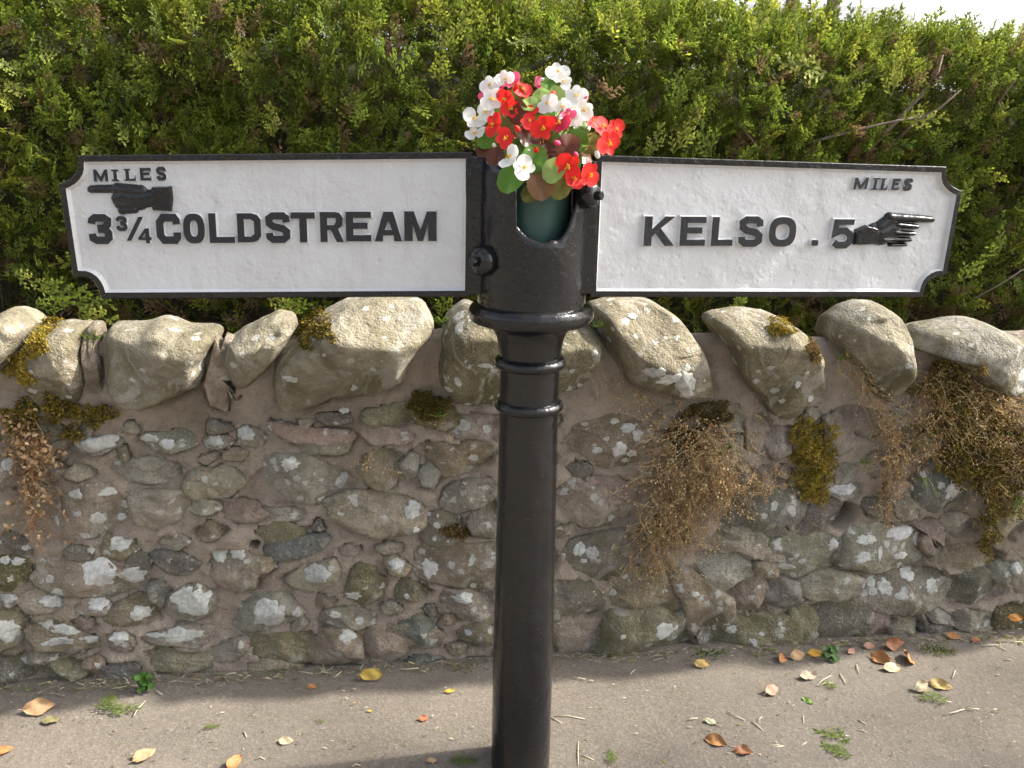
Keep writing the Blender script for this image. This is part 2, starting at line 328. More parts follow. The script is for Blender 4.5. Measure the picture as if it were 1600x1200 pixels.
# (tile, tint, how far it stands out [m], lichen, outline) - all read off the photograph
RUB = [
 ('A','l',.025,.5,[(310,760),(350,715),(480,685),(540,700),(560,735),(480,770),(380,795),(320,785)]),
 ('A','g',.02,.9,[(635,700),(700,680),(780,680),(850,665),(900,720),(880,745),(760,770),(670,740)]),
 ('A','g',.018,.7,[(950,710),(1000,690),(1070,695),(1095,725),(1030,752),(970,745)]),
 ('A','g',.018,.2,[(520,840),(560,810),(700,800),(830,830),(850,880),(760,910),(600,900)]),
 ('A','g',.03,.5,[(865,920),(900,860),(1000,850),(1050,835),(1120,870),(1120,930),(1060,970),(940,985),(885,960)]),
 ('A','g',.032,.5,[(205,1150),(220,1070),(330,970),(420,925),(500,925),(580,985),(608,1060),(560,1120),(440,1160),(330,1170),(220,1195)]),
 ('A','g',.038,.3,[(615,1000),(650,950),(760,945),(850,960),(870,1040),(810,1110),(720,1125),(650,1090)]),
 ('A','g',.025,.8,[(-40,800),(60,795),(120,850),(110,915),(0,930),(-40,900)]),
 ('A','p',.014,.2,[(-40,950),(50,940),(110,980),(100,1060),(0,1090),(-40,1050)]),
 ('A','g',.02,.8,[(1120,660),(1180,645),(1240,690),(1220,740),(1130,730)]),
 ('A','g',.02,.4,[(880,1000),(930,985),(1010,1000),(1025,1040),(950,1060),(890,1045)]),
 ('A','p',.015,.2,[(1025,1010),(1110,995),(1210,1010),(1260,1060),(1200,1095),(1060,1085)]),
 ('B','d',.02,.2,[(265,600),(350,585),(440,590),(440,625),(340,640)]),
 ('B','p',.02,.4,[(60,610),(150,640),(290,655),(420,670),(430,710),(330,730),(190,715),(100,670)]),
 ('B','g',.038,.5,[(-15,960),(0,880),(60,820),(130,790),(230,785),(330,830),(400,870),(455,910),(440,955),(340,985),(200,995),(60,990)]),
 ('B','o',.025,.1,[(510,620),(530,570),(640,545),(730,535),(735,600),(700,640),(590,650)]),
 ('B','m',.03,.1,[(715,570),(760,520),(870,520),(920,550),(940,620),(880,650),(760,630)]),
 ('B','g',.025,.6,[(880,650),(920,610),(1000,590),(1120,590),(1135,710),(1000,715),(920,690)]),
 ('B','p',.02,.4,[(500,680),(560,650),(680,660),(745,700),(700,725),(560,730)]),
 ('B','b',.022,.2,[(495,860),(520,790),(600,760),(680,790),(660,870),(620,940),(560,945)]),
 ('B','l',.02,.3,[(675,830),(720,780),(760,800),(750,880),(710,900)]),
 ('B','l',.02,.3,[(765,850),(820,830),(862,870),(830,930),(780,920)]),
 ('B','b',.032,.5,[(760,770),(800,720),(930,735),(1010,720),(1100,740),(1115,800),(1020,850),(900,870),(820,840)]),
 ('B','g',.028,.9,[(870,1000),(900,940),(980,910),(1090,890),(1115,960),(1060,1010),(950,1040),(890,1030)]),
 ('B','g',.036,.4,[(380,1060),(400,980),(470,955),(620,965),(720,1000),(780,1040),(770,1100),(720,1150),(560,1150),(430,1110)]),
 ('B','d',.034,.8,[(775,1110),(800,1060),(870,1050),(950,1080),(965,1140),(920,1190),(820,1195),(780,1160)]),
 ('B','d',.03,.8,[(990,1100),(1030,1020),(1120,1000),(1150,1080),(1120,1160),(1020,1150)]),
 ('B','g',.016,.3,[(310,1000),(360,980),(385,1010),(350,1045)]),
 ('B','g',.014,.3,[(-20,1060),(60,1030),(200,1040),(230,1070),(120,1090),(20,1085)]),
 ('C','b',.034,.5,[(95,710),(140,650),(250,615),(340,605),(430,635),(490,690),(500,750),(460,815),(370,825),(220,800),(130,770)]),
 ('C','g',.03,.6,[(45,960),(120,890),(170,895),(230,930),(320,890),(420,930),(450,1000),(380,1070),(200,1105),(100,1070)]),
 ('C','d',.035,.3,[(800,1080),(860,1000),(980,960),(1120,960),(1190,1000),(1180,1080),(1060,1110),(920,1120),(830,1110)]),
 ('C','b',.03,.2,[(500,880),(540,760),(650,700),(780,760),(820,880),(780,980),(640,1010),(540,980)]),
 ('C','p',.02,.1,[(945,640),(1000,600),(1055,620),(1050,700),(1020,760),(960,750)]),
 ('C','l',.022,.1,[(1065,650),(1150,640),(1150,760),(1080,800),(1050,730)]),
 ('C','d',.022,.1,[(930,1130),(1010,1105),(1120,1105),(1130,1150),(1040,1165)]),
 ('D','l',.024,.4,[(280,950),(320,925),(440,918),(435,970),(340,992)]),
 ('D','d',.03,.3,[(135,1120),(190,1020),(260,1000),(330,1005),(320,1070),(250,1150),(180,1150)]),
 ('D','s',.034,.5,[(690,900),(740,830),(860,810),(940,860),(930,1010),(850,1045),(740,1030),(700,980)]),
 ('D','p',.022,.1,[(265,610),(320,590),(390,660),(395,720),(350,785),(280,740)]),
 ('D','p',.02,.1,[(330,590),(420,560),(520,590),(540,640),(490,690),(400,665)]),
 ('D','g',.02,.3,[(590,1010),(650,990),(700,1020),(690,1070),(620,1085)]),
 ('D','g',.022,.3,[(810,1090),(880,1055),(960,1070),(960,1130),(870,1155)]),
 ('D','g',.02,.2,[(465,790),(540,770),(570,840),(530,890),(470,860)]),
 ('D','b',.024,.3,[(1030,1000),(1120,940),(1220,960),(1240,1100),(1140,1170),(1050,1120)]),
 ('H','g',.038,.6,[(355,200),(370,130),(420,80),(520,60),(640,60),(740,90),(785,150),(750,210),(640,250),(480,265),(370,240)]),
 ('H','g',.036,.6,[(-70,290),(-30,200),(30,130),(120,100),(230,110),(310,140),(330,210),(290,270),(190,320),(60,310)]),
 ('H','g',.034,.3,[(140,360),(180,310),(270,275),(370,285),(430,320),(410,380),(330,410),(220,405)]),
 ('H','g',.042,.5,[(450,370),(490,310),(560,265),(700,255),(800,280),(825,340),(800,410),(740,450),(640,475),(540,450),(470,410)]),
 ('H','l',.036,.2,[(-50,350),(0,310),(80,315),(135,340),(150,400),(100,450),(20,440),(-40,400)]),
 ('H','d',.03,.1,[(800,405),(825,300),(900,285),(1000,265),(1060,310),(1130,360),(1050,400),(930,430)]),
 ('H','l',.026,.2,[(1025,260),(1080,225),(1140,240),(1135,320),(1070,320)]),
 ('H','g',.03,.7,[(1140,250),(1200,205),(1290,230),(1290,340),(1200,370),(1140,330)]),
 ('H','b',.022,.1,[(795,190),(880,140),(1020,150),(1090,190),(1060,240),(900,262),(810,250)]),
 ('H','o',.03,.2,[(-15,520),(60,498),(100,540),(90,620),(40,660),(-15,640)]),
 ('H','o',.022,.1,[(110,460),(190,440),(240,520),(220,600),(130,605),(105,540)]),
 ('H','d',.026,.0,[(212,440),(330,415),(465,430),(478,560),(380,592),(260,580)]),
 ('H','p',.018,.1,[(478,470),(560,455),(600,500),(560,570),(490,575)]),
 ('H','b',.024,.0,[(560,540),(610,490),(700,480),(722,540),(680,582),(590,585)]),
 ('H','l',.024,.2,[(735,470),(790,450),(850,490),(850,520),(770,512)]),
 ('H','g',.036,.3,[(860,495),(920,460),(1000,460),(1045,500),(1030,545),(960,560),(890,540)]),
 ('H','m',.026,.3,[(1050,520),(1080,450),(1160,420),(1270,440),(1270,560),(1150,580),(1070,570)]),
 ('H','d',.016,.0,[(722,540),(790,520),(890,540),(910,590),(800,605),(730,595)]),
 ('H','g',.02,.2,[(915,580),(980,560),(1060,575),(1060,605),(960,610)]),
 ('H','p',.016,.1,[(665,60),(740,20),(810,60),(820,150),(790,190),(760,110)]),
 ('G','d',.034,.3,[(130,200),(180,140),(290,110),(370,95),(415,140),(400,220),(370,300),(260,300),(160,270)]),
 ('G','l',.024,.2,[(455,220),(500,170),(580,190),(590,240),(520,255)]),
 ('G','l',.026,.2,[(745,205),(800,190),(920,200),(995,250),(1000,300),(930,320),(860,365),(790,310)]),
 ('G','g',.034,.4,[(765,150),(850,90),(960,80),(1080,110),(1130,105),(1135,200),(1060,220),(950,180),(850,165)]),
 ('G','b',.026,.1,[(1005,240),(1060,225),(1120,240),(1115,300),(1030,305)]),
 ('G','b',.034,.3,[(335,400),(380,300),(470,255),(600,255),(640,320),(680,400),(670,450),(600,465),(470,440),(380,430)]),
 ('G','b',.042,.5,[(642,300),(700,270),(760,310),(850,360),(900,400),(905,470),(860,520),(770,540),(710,500),(690,420),(655,360)]),
 ('G','d',.024,.2,[(55,330),(180,320),(240,340),(305,410),(290,485),(150,490),(55,490)]),
 ('G','b',.036,.3,[(885,370),(940,310),(1030,305),(1060,350),(1030,420),(960,445),(900,420)]),
 ('G','o',.055,.2,[(255,640),(300,610),(310,550),(360,480),(460,465),(600,480),(700,530),(740,600),(720,680),(640,705),(500,690),(400,675),(290,670)]),
 ('G','o',.05,.3,[(780,600),(830,530),(910,480),(1050,485),(1170,510),(1180,590),(1130,650),(1010,668),(880,660),(810,640)]),
 ('G','l',.02,.2,[(742,570),(775,540),(802,560),(790,608),(750,605)]),
 ('G','g',.02,.2,[(632,490),(680,460),(716,490),(700,530),(650,520)]),
 ('G','p',.016,.2,[(80,520),(200,495),(310,520),(300,600),(250,650),(120,650)]),
 ('G','b',.02,.1,[(960,460),(1080,440),(1205,470),(1190,505),(1080,485)]),
 ('E','s',.028,.6,[(715,205),(740,190),(860,195),(935,235),(890,280),(820,290),(760,255)]),
 ('E','g',.034,.6,[(985,240),(1000,190),(1080,175),(1150,190),(1210,240),(1190,330),(1130,355),(1060,335),(1000,290)]),
 ('E','b',.032,.7,[(200,310),(220,240),(300,220),(390,250),(480,220),(540,270),(640,260),(690,310),(660,350),(560,370),(480,390),(330,385),(230,360)]),
 ('E','g',.028,.5,[(365,445),(400,410),(480,405),(520,435),(510,470),(430,480),(375,475)]),
 ('E','o',.034,.3,[(485,490),(560,430),(650,385),(720,410),(770,470),(760,505),(650,522),(540,515)]),
 ('E','l',.034,.4,[(800,430),(820,370),(880,335),(940,345),(1005,400),(990,450),(940,490),(870,515),(810,495)]),
 ('E','s',.028,.2,[(700,340),(740,320),(790,340),(805,385),(760,435),(710,400)]),
 ('E','l',.022,.4,[(-30,400),(60,380),(95,410),(70,435),(-30,445)]),
 ('E','g',.024,.6,[(90,385),(180,365),(270,390),(290,430),(240,465),(140,465),(100,430)]),
 ('E','b',.032,.4,[(-40,480),(60,440),(130,490),(140,570),(90,620),(-40,625)]),
 ('E','b',.034,.5,[(140,560),(170,510),(280,505),(380,560),(465,590),(460,630),(340,645),(210,625),(150,590)]),
 ('E','g',.028,.4,[(510,580),(560,555),(630,570),(640,610),(600,645),(540,630)]),
 ('E','g',.03,.4,[(660,575),(760,560),(840,535),(960,540),(975,590),(920,640),(820,612),(700,602)]),
 ('E','g',.026,.6,[(85,670),(140,640),(230,640),(260,680),(200,712),(120,705)]),
 ('E','o',.026,.1,[(165,770),(200,705),(300,690),(390,700),(385,770),(280,790)]),
 ('E','b',.024,.3,[(392,720),(420,670),(480,665),(505,720),(470,765),(405,770)]),
 ('E','s',.028,.2,[(490,720),(540,690),(620,690),(660,720),(640,770),(560,780),(505,755)]),
 ('E','b',.022,.1,[(690,650),(760,622),(880,650),(970,650),(985,720),(860,748),(740,735)]),
 ('E','g',.026,.3,[(970,650),(1050,610),(1130,590),(1165,630),(1100,682),(1000,688)]),
 ('E','m',.028,.1,[(-40,230),(60,210),(120,240),(130,300),(60,360),(-40,350)]),
 ('E','d',.024,.8,[(-40,120),(40,95),(110,140),(120,195),(40,205),(-40,190)]),
 ('E','g',.018,.2,[(145,300),(175,270),(195,320),(175,362)]),
 ('E','d',.024,.1,[(-40,690),(60,670),(150,720),(140,780),(30,800),(-40,790)]),
 ('F','s',.03,.0,[(25,155),(120,140),(200,120),(300,95),(335,125),(290,170),(180,205),(100,215),(40,195)]),
 ('F','g',.034,.4,[(165,310),(220,250),(310,235),(375,205),(392,260),(370,320),(290,360),(200,350)]),
 ('F','o',.03,.3,[(420,400),(440,310),(480,250),(540,250),(590,320),(570,400),(500,430)]),
 ('F','l',.032,.5,[(-90,550),(-85,480),(-60,430),(0,395),(100,385),(150,420),(215,470),(190,500),(130,510),(60,545),(-30,570)]),
 ('F','p',.02,.3,[(560,160),(620,138),(700,155),(690,185),(600,192)]),
 ('F','b',.028,.2,[(595,215),(650,200),(720,250),(700,290),(640,290)]),
 ('F','b',.032,.5,[(735,220),(770,175),(900,150),(1115,150),(1140,250),(1115,345),(1000,335),(880,325),(800,300)]),
 ('F','o',.026,.2,[(650,350),(700,315),(790,340),(830,375),(760,412),(680,405)]),
 ('F','g',.032,.3,[(860,410),(890,375),(1000,365),(1110,370),(1140,440),(1110,510),(1010,500),(920,460)]),
 ('F','s',.036,.4,[(670,550),(700,500),(760,490),(850,530),(870,570),(800,610),(720,590)]),
 ('F','b',.034,.3,[(945,560),(980,525),(1060,520),(1110,550),(1105,610),(1020,625),(965,600)]),
 ('F','b',.044,.3,[(260,650),(280,580),(340,555),(430,545),(475,590),(480,690),(400,700),(310,722),(270,690)]),
 ('F','g',.022,.7,[(285,510),(330,460),(430,450),(530,480),(525,530),(420,545),(320,545)]),
 ('F','o',.026,.1,[(-20,590),(120,570),(262,575),(255,680),(160,690),(0,660)]),
 ('F','b',.024,.0,[(-30,700),(60,685),(180,705),(225,745),(60,755),(-30,750)]),
 ('F','p',.026,.3,[(495,620),(530,550),(620,540),(700,590),(690,660),(600,700),(510,690)]),
 ('F','s',.026,.0,[(715,700),(760,672),(870,675),(885,720),(800,735),(725,732)]),
 ('F','d',.024,.0,[(935,710),(980,685),(1100,680),(1150,710),(1100,735),(960,735)]),
 ('F','g',.018,.4,[(395,170),(440,150),(500,165),(480,200),(410,200)]),
 ('F','b',.022,.5,[(-40,240),(0,205),(70,215),(95,260),(40,285),(-30,275)]),
 ('P','g',.03,.4,[(775,700),(800,670),(850,680),(868,720),(840,750),(790,745)]),
 ('P','b',.03,.4,[(770,870),(800,840),(860,850),(870,890),(830,915),(785,905)]),
 ('P','d',.03,.2,[(775,960),(810,935),(865,950),(866,985),(810,995)]),
 ('P','b',.022,.3,[(780,1015),(830,1000),(880,1010),(880,1032),(790,1038)]),
 ('P','p',.018,.3,[(880,770),(930,745),(985,755),(990,775),(930,790)]),
 ('P','g',.02,.3,[(455,690),(500,675),(545,690),(540,706),(480,708)]),
 ('P','g',.022,.3,[(290,745),(320,738),(352,752),(345,772),(305,775)]),
 ('P','b',.022,.3,[(610,985),(650,975),(690,990),(680,1008),(630,1008)]),
 ('P','d',.022,.1,[(535,1035),(570,1025),(600,1035),(590,1046),(545,1048)]),
 ('P','g',.022,.2,[(1130,830),(1180,825),(1200,850),(1160,862),(1135,850)]),
]
COPE = [  # tile, tint, out, outline, ridge (pixel y of the ridge at the stone's middle, slope along, top slope, front slope, lift)
 ('A','c',.10,[(-120,200),(-60,120),(0,90),(60,105),(125,165),(105,230),(60,320),(0,400),(-80,400)],(220,0,.9,.15,.95)),
 ('A','w',.11,[(105,215),(150,160),(250,140),(370,150),(398,200),(390,290),(400,440),(370,520),(310,610),(240,600),(150,530),(100,440),(90,330)],(430,-.1,.42,1.0,1)),
 ('A','p',.06,[(405,200),(430,160),(474,160),(462,260),(482,400),(480,485),(420,480),(395,300)],None),
 ('A','c',.12,[(470,190),(500,160),(640,140),(760,130),(850,160),(1010,185),(1015,220),(985,260),(960,330),(970,390),(930,470),(850,510),(760,550),(640,585),(560,570),(500,480),(465,320)],(330,-.05,.55,.25,.95)),
 ('P','c',.09,[(345,560),(352,530),(385,507),(430,483),(452,487),(466,508),(440,545),(405,590),(372,613),(355,590)],(550,.2,.7,.35,.95)),
 ('A','p',.05,[(1010,205),(1075,215),(1030,300),(1050,440),(1110,500),(1160,560),(1060,585),(980,560),(945,460),(985,330)],None),
 ('B','c',.13,[(60,430),(80,350),(150,260),(240,150),(300,90),(420,28),(560,25),(760,28),(810,60),(845,150),(840,200),(780,270),(720,370),(700,440),(600,490),(430,525),(360,510),(280,560),(150,580),(90,540),(60,470)],(270,-.12,1.15,.50,1.0)),
 ('P','o',.11,[(684,560),(690,520),(705,490),(735,470),(790,480),(812,560),(800,640),(750,645),(710,630),(690,600)],(525,.45,1.0,.5,1.0)),
 ('P','o',.10,[(815,550),(850,510),(900,500),(935,503),(949,530),(940,565),(905,605),(872,617),(830,620)],(545,.1,.5,.4,.95)),
 ('C','w',.12,[(232,70),(340,25),(450,28),(560,70),(650,130),(720,200),(760,270),(800,400),(818,490),(790,525),(700,545),(620,520),(520,480),(400,440),(350,380),(290,280),(255,180)],(390,-.35,.6,.8,1.0)),
 ('C','w',.12,[(795,125),(850,100),(960,90),(1080,90),(1150,120),(1230,170),(1290,230),(1335,320),(1340,420),(1310,490),(1230,570),(1150,630),(1080,600),(1040,520),(960,450),(930,400),(880,280),(835,200),(800,160)],(290,-.1,.7,.45,.95)),
 ('D','c',.12,[(305,215),(340,145),(410,85),(480,58),(560,70),(630,120),(660,200),(670,300),(660,400),(625,490),(590,545),(545,515),(485,420),(420,335),(345,275)],(250,-.9,.7,.6,.95)),
 ('D','l',.12,[(680,250),(760,180),(880,145),(960,135),(1080,150),(1200,200),(1290,270),(1330,400),(1290,520),(1180,515),(1050,490),(980,420),(880,350),(800,290),(740,290),(690,275)],(330,0,.6,.2,.95)),
]
stones = []
for i, (t, tn, P, li, po) in enumerate(RUB):
    q = np.random.RandomState(900+i); s = Stone([tpx(t, *p) for p in po], P*.95, 100+i*7, emb=.014, facets=4, k=q.uniform(3.5, 8), rough=1.3, steep=.75); s.grow = 1.22
    tint = np.array(TN[tn])*q.uniform(.85, 1.18)*(1+q.uniform(-.05, .05, 3)); s.build('stone', tint, li); stones.append(s)
copes = []
for i, (t, tn, P, po, rg) in enumerate(COPE):
    q = np.random.RandomState(500+i); pp = [tpx(t, *p) for p in po]; sm = rg is None
    if rg:
        cx = np.mean([p[0] for p in pp]); yy = tpx(t, 0, rg[0])[1] if t != 'P' else rg[0]; rg = (wuv(cx, yy, P)[1], *rg[1:])
    if rg:
        y0_, y1_ = min(p[1] for p in pp), max(p[1] for p in pp)
        pp = np.array([(wuv(x, y, P*.22)[0], wuv(x, y, -.055+(P*.15+.055)*(y-y0_)/(y1_-y0_))[1]) for x, y in pp])
    s = Stone(pp, P, 2000+i*11, emb=.02 if sm else .07, facets=4, ridge=rg, k=4.2, rough=.9, back=.06 if sm else .13, off=0 if sm else -.055, steep=.55); s.grow = .99
    s.build('coping_stone', np.array(TN[tn])*q.uniform(.92, 1.1), .30 if tn != 'o' else .6, na=110); s.obj['stain'] = .75; (stones if sm else copes).append(s)
# just past both ends of the photograph the wall goes on
for i, (px, w) in enumerate([(-150, 95), (-330, 100), (1760, 110), (1950, 100)]):
    po = [(px+w*math.cos(a)*.95, 565+75*math.sin(a)) for a in np.linspace(0, 2*math.pi, 11)[:-1]]
    s = Stone(po, .11, 3000+i*13, emb=.07, facets=3, k=2.6, rough=1, back=.2); s.build('coping_stone', TN['w'], .2, na=56); copes.append(s)
q = np.random.RandomState(77); k = 0
for side in (-1, 1):
    for row in range(7):
        for j in range(3):
            px = (-75-j*120-q.uniform(0, 50)) if side < 0 else (1680+j*125+q.uniform(0, 50)); py = 690+row*55+q.uniform(-12, 12)+(0 if side < 0 else -25)
            a = q.uniform(36, 58); b = q.uniform(17, 27)
            po = [(px+a*math.cos(t)*q.uniform(.85, 1.1), py+b*math.sin(t)*q.uniform(.85, 1.1)) for t in np.linspace(0, 2*math.pi, 10)[:-1]]
            s = Stone(po, .035, 4000+k*5, emb=.016, k=3); s.build('stone', np.array(TN[q.choice(list('ggbdo'))]), .4); stones.append(s); k += 1

# pinnings: smaller stones wedged wherever a wide patch of mortar is left between the traced ones
def pinnings(count):
    q = np.random.RandomState(321); uL, uR = wuv(-60, 900)[0], wuv(1660, 900)[0]; us = np.arange(uL, uR, .012); zs = np.arange(.03, wuv(800, 655)[1], .012); U, Z = np.meshgrid(us, zs)
    D = np.full(U.shape, 9.0)
    for s in stones+copes: D = np.minimum(D, (s.sval(U, Z)-1)*s.size*.9)
    hc = wuv(1322, 806); D = np.where(np.hypot(U-hc[0], Z-hc[1]) < .05, -1, D)                  # an open hole stays open
    for i in range(count):
        j = np.unravel_index(np.argmax(D+q.uniform(0, .006, D.shape)), D.shape); r = D[j]
        if r < .011: break
        c = np.array([U[j], Z[j]]); n = q.randint(6, 9); a = np.sort(q.uniform(0, 2*np.pi, n)*.35+np.linspace(0, 2*np.pi, n, endpoint=False)*.9); el = q.uniform(1.1, 1.7)
        po = np.stack([c[0]+np.cos(a)*r*el*q.uniform(.8, 1.1, n), c[1]+np.sin(a)*r*q.uniform(.75, 1.05, n)], 1)
        s = Stone(po, q.uniform(.010, .022), 7000+i*9, emb=.012, facets=4, k=q.uniform(3, 7), rough=1.3, steep=.8); s.grow = 1.05
        s.build('stone', np.array(TN[q.choice(list('gggbbdopl'))])*q.uniform(.85, 1.15), q.uniform(0, .6), na=26); stones.append(s)
        D = np.minimum(D, (s.sval(U, Z)-1)*s.size*.9)
pinnings(70)
# mortar: the wall's body, its face dipping along the stones
def make_mortar():
    uL, uR = wuv(-420, 900)[0], wuv(2080, 900)[0]
    us = np.arange(uL, uR, .0085); nu = len(us); nz = 118
    topn = snoise(21, 8, .8, 5)
    ztop = wuv(800, 524)[1] + .018*topn(us, us*0)
    T = np.linspace(0, 1, nz); U = np.tile(us, (nz, 1)); Z = T[:, None]*ztop[None, :]-.015*(1-T[:, None])
    big, med, fin = snoise(22, 9, .7, 3), snoise(23, 12, 4, 12), snoise(24, 14, 15, 45)
    H = big(U, Z)*.009+med(U, Z)*.0068+fin(U, Z)*.0026
    near = np.full(U.shape, 9.0); inside = np.zeros(U.shape, bool); side = np.zeros(U.shape)
    for s in stones+copes:
        m = s.size*2.4+.03; i0, i1 = np.searchsorted(us, [s.c[0]-m, s.c[0]+m])
        if i1 <= i0: continue
        u = U[:, i0:i1]; z = Z[:, i0:i1]; sv = s.sval(u, z); dist = (sv-1)*s.size
        dv = (z-s.c[1])/(np.hypot(u-s.c[0], z-s.c[1])+1e-6); nn = near[:, i0:i1]; cl = dist < nn
        side[:, i0:i1] = np.where(cl, dv, side[:, i0:i1]); near[:, i0:i1] = np.minimum(nn, dist); inside[:, i0:i1] |= (sv < .86)
    lip = snoise(25, 10, 2, 9)(U, Z)
    wgt = np.clip(1-np.abs(near+.003)/.017, 0, 1); up = np.clip(side*.8+lip*.7+.25, -1, 1.2)
    H = H+np.where(up > 0, .007*up*wgt, .024*up*wgt)
    H = np.where(inside, np.minimum(H, -.022), H)
    # the dark hole beside the leaning stone at the right
    for (px, py, r) in ((1324, 803, .028), (1312, 816, .02), (398, 850, .010), (1226, 831, .010), (703, 1012, .01), (640, 1040, .012)):
        c = wuv(px, py); d = np.hypot(U-c[0], (Z-c[1])*1.1); H = H-np.clip(1.5-d/r, 0, 1)*.14
    H = H-.03*np.clip((T[:, None]-.94)/.06, 0, 1)**2
    V = [wloc(U.ravel(), Z.ravel(), H.ravel())]; F = []
    a = np.arange(nu-1); r = np.arange(nz-1); A = (r[:, None]*nu+a[None, :]).ravel()
    F = np.stack([A, A+1, A+nu+1, A+nu], 1)
    n0 = nu*nz; V.append(wloc(us, ztop-.14, np.full(nu, -.40))); V.append(wloc(us, us*0-.015, np.full(nu, -.40)))
    b = (nz-1)*nu+a; F2 = np.stack([b, b+1, n0+a+1, n0+a], 1); F3 = np.stack([n0+a, n0+a+1, n0+nu+a+1, n0+nu+a], 1)
    return mk_np('mortar', np.concatenate(V), np.concatenate([F, F2, F3]), MORTAR, wall, True), (us, ztop, nz, H)
mortar, MG = make_mortar()
def mort_h(u, z):
    us, ztop, nz, H = MG; i = np.clip(np.searchsorted(us, u), 0, len(us)-1); zt = ztop[i]
    j = np.clip(np.round((z+.015)/(zt+.015)*(nz-1)).astype(int), 0, nz-1); return H[j, i]

# pale lichen crusts lying on single stones
LIC = dict(
 A=[(430,738,95,40),(510,715,40,30),(690,715,45,25),(780,735,35,25),(1000,725,40,25),(450,1090,38,30),(350,970,40,22),(510,960,45,22),(575,1030,20,20),(555,1095,25,18),(228,1130,24,40),(915,915,48,55),(30,830,30,28),(1150,690,40,35)],
 E=[(555,155,55,40),(415,195,18,20),(465,290,75,76),(610,305,66,48),(1020,215,40,35),(1110,200,40,25),(80,237,32,20),(15,235,25,18),(30,408,50,24),(235,430,50,30),(455,440,52,26),(655,480,45,34),(900,420,92,76),(30,560,48,60),(205,530,40,22),(320,550,72,30),(275,612,70,20),(425,605,36,20),(560,590,42,28),(850,582,100,32),(720,578,50,14),(815,118,13,13),(455,718,12,10)],
 B=[(412,925,42,36),(735,1045,40,38),(750,1132,17,17),(160,820,45,26),(412,580,24,16),(140,850,14,14),(1070,350,40,12),(170,405,38,16),(960,650,45,28)],
 F=[(285,295,58,50),(660,245,42,20),(815,278,42,34),(455,407,36,22),(970,405,48,24),(60,480,78,70),(190,475,22,20),(430,580,36,30),(370,490,30,16),(995,570,15,15),(835,122,10,10),(705,402,13,11)],
 C=[(335,630,20,15),(398,660,40,20),(440,692,24,28),(355,758,36,36),(255,770,22,18),(420,785,28,18),(475,358,45,28),(550,392,60,28),(625,410,52,52),(640,470,30,26),(400,122,28,12)],
 G=[(200,185,30,30),(258,200,28,34),(285,235,16,12),(220,240,16,12),(590,550,48,36),(648,545,12,12),(385,555,14,12),(910,555,24,23),(735,380,17,14),(1140,232,24,20)],
 H=[(640,105,80,30),(735,148,28,32),(460,130,46,20),(630,213,38,20),(440,205,46,24),(65,232,24,20),(90,268,42,16),(310,158,26,26),(670,302,34,26),(560,365,32,32),(620,393,25,17),(770,350,30,28),(505,347,20,22),(160,235,14,12),(110,225,10,8),(1165,268,32,24),(520,190,10,36)],
 D=[(365,952,62,26),(868,950,34,52),(175,505,15,17),(100,430,13,18),(132,372,9,12),(1165,400,50,30),(1180,450,50,40)])
def lichen(px, py, rx, ry, seed):
    q = np.random.RandomState(seed); c = wuv(px, py, .02); e = wuv(px+rx, py, .02); rxm = abs(e[0]-c[0]); rym = abs(wuv(px, py-ry, .02)[1]-c[1])
    best, bs = None, 1.0
    for s in stones+copes:
        sv = float(s.sval(np.array([c[0]]), np.array([c[1]]))[0])
        if sv < bs: best, bs = s, sv
    na = 26; th = np.linspace(0, 2*np.pi, na, endpoint=False); lob = 1+sum(q.uniform(.03, .12)*np.sin(th*k+q.uniform(0, 6.28)) for k in (2, 3, 5, 7, 9))
    V = []; rot = q.uniform(-.3, .3)
    for l, up in ((1.0, .0003), (.9, .0024), (.62, .0026), (.32, .0028), (0.02, .0028)):
        x = np.cos(th)*rxm*lob*l; y = np.sin(th)*rym*lob*l; u = c[0]+x*math.cos(rot)-y*math.sin(rot)*.5; v = c[1]+y*math.cos(rot)+x*math.sin(rot)*.5
        if best is not None:
            du, dv = u-best.c[0], v-best.c[1]; sv = best.sval(u, v); f = np.minimum(1, .965/np.maximum(sv, 1e-6)); u = best.c[0]+du*f; v = best.c[1]+dv*f
            hh = best.h(u, v)
        else: hh = mort_h(u, v)+.001
        V.append(wloc(u, v, hh+up))
    V = np.concatenate(V); F = [(r*na+j, r*na+(j+1) % na, (r+1)*na+(j+1) % na, (r+1)*na+j) for r in range(4) for j in range(na)]
    par = best.obj if best else wall; org = best.ctr if best else np.zeros(3)
    o = mk('lichen', V-org, F, LICHEN, par, True); g = q.uniform(.55, .72); o['tint'] = [g, g*1.0, g*q.uniform(.93, .98)]
n = 0
for t, L in LIC.items():
    for (x, y, a, b) in L: lichen(*tpx(t, x, y), a/3, b/3, 6000+n); n += 1

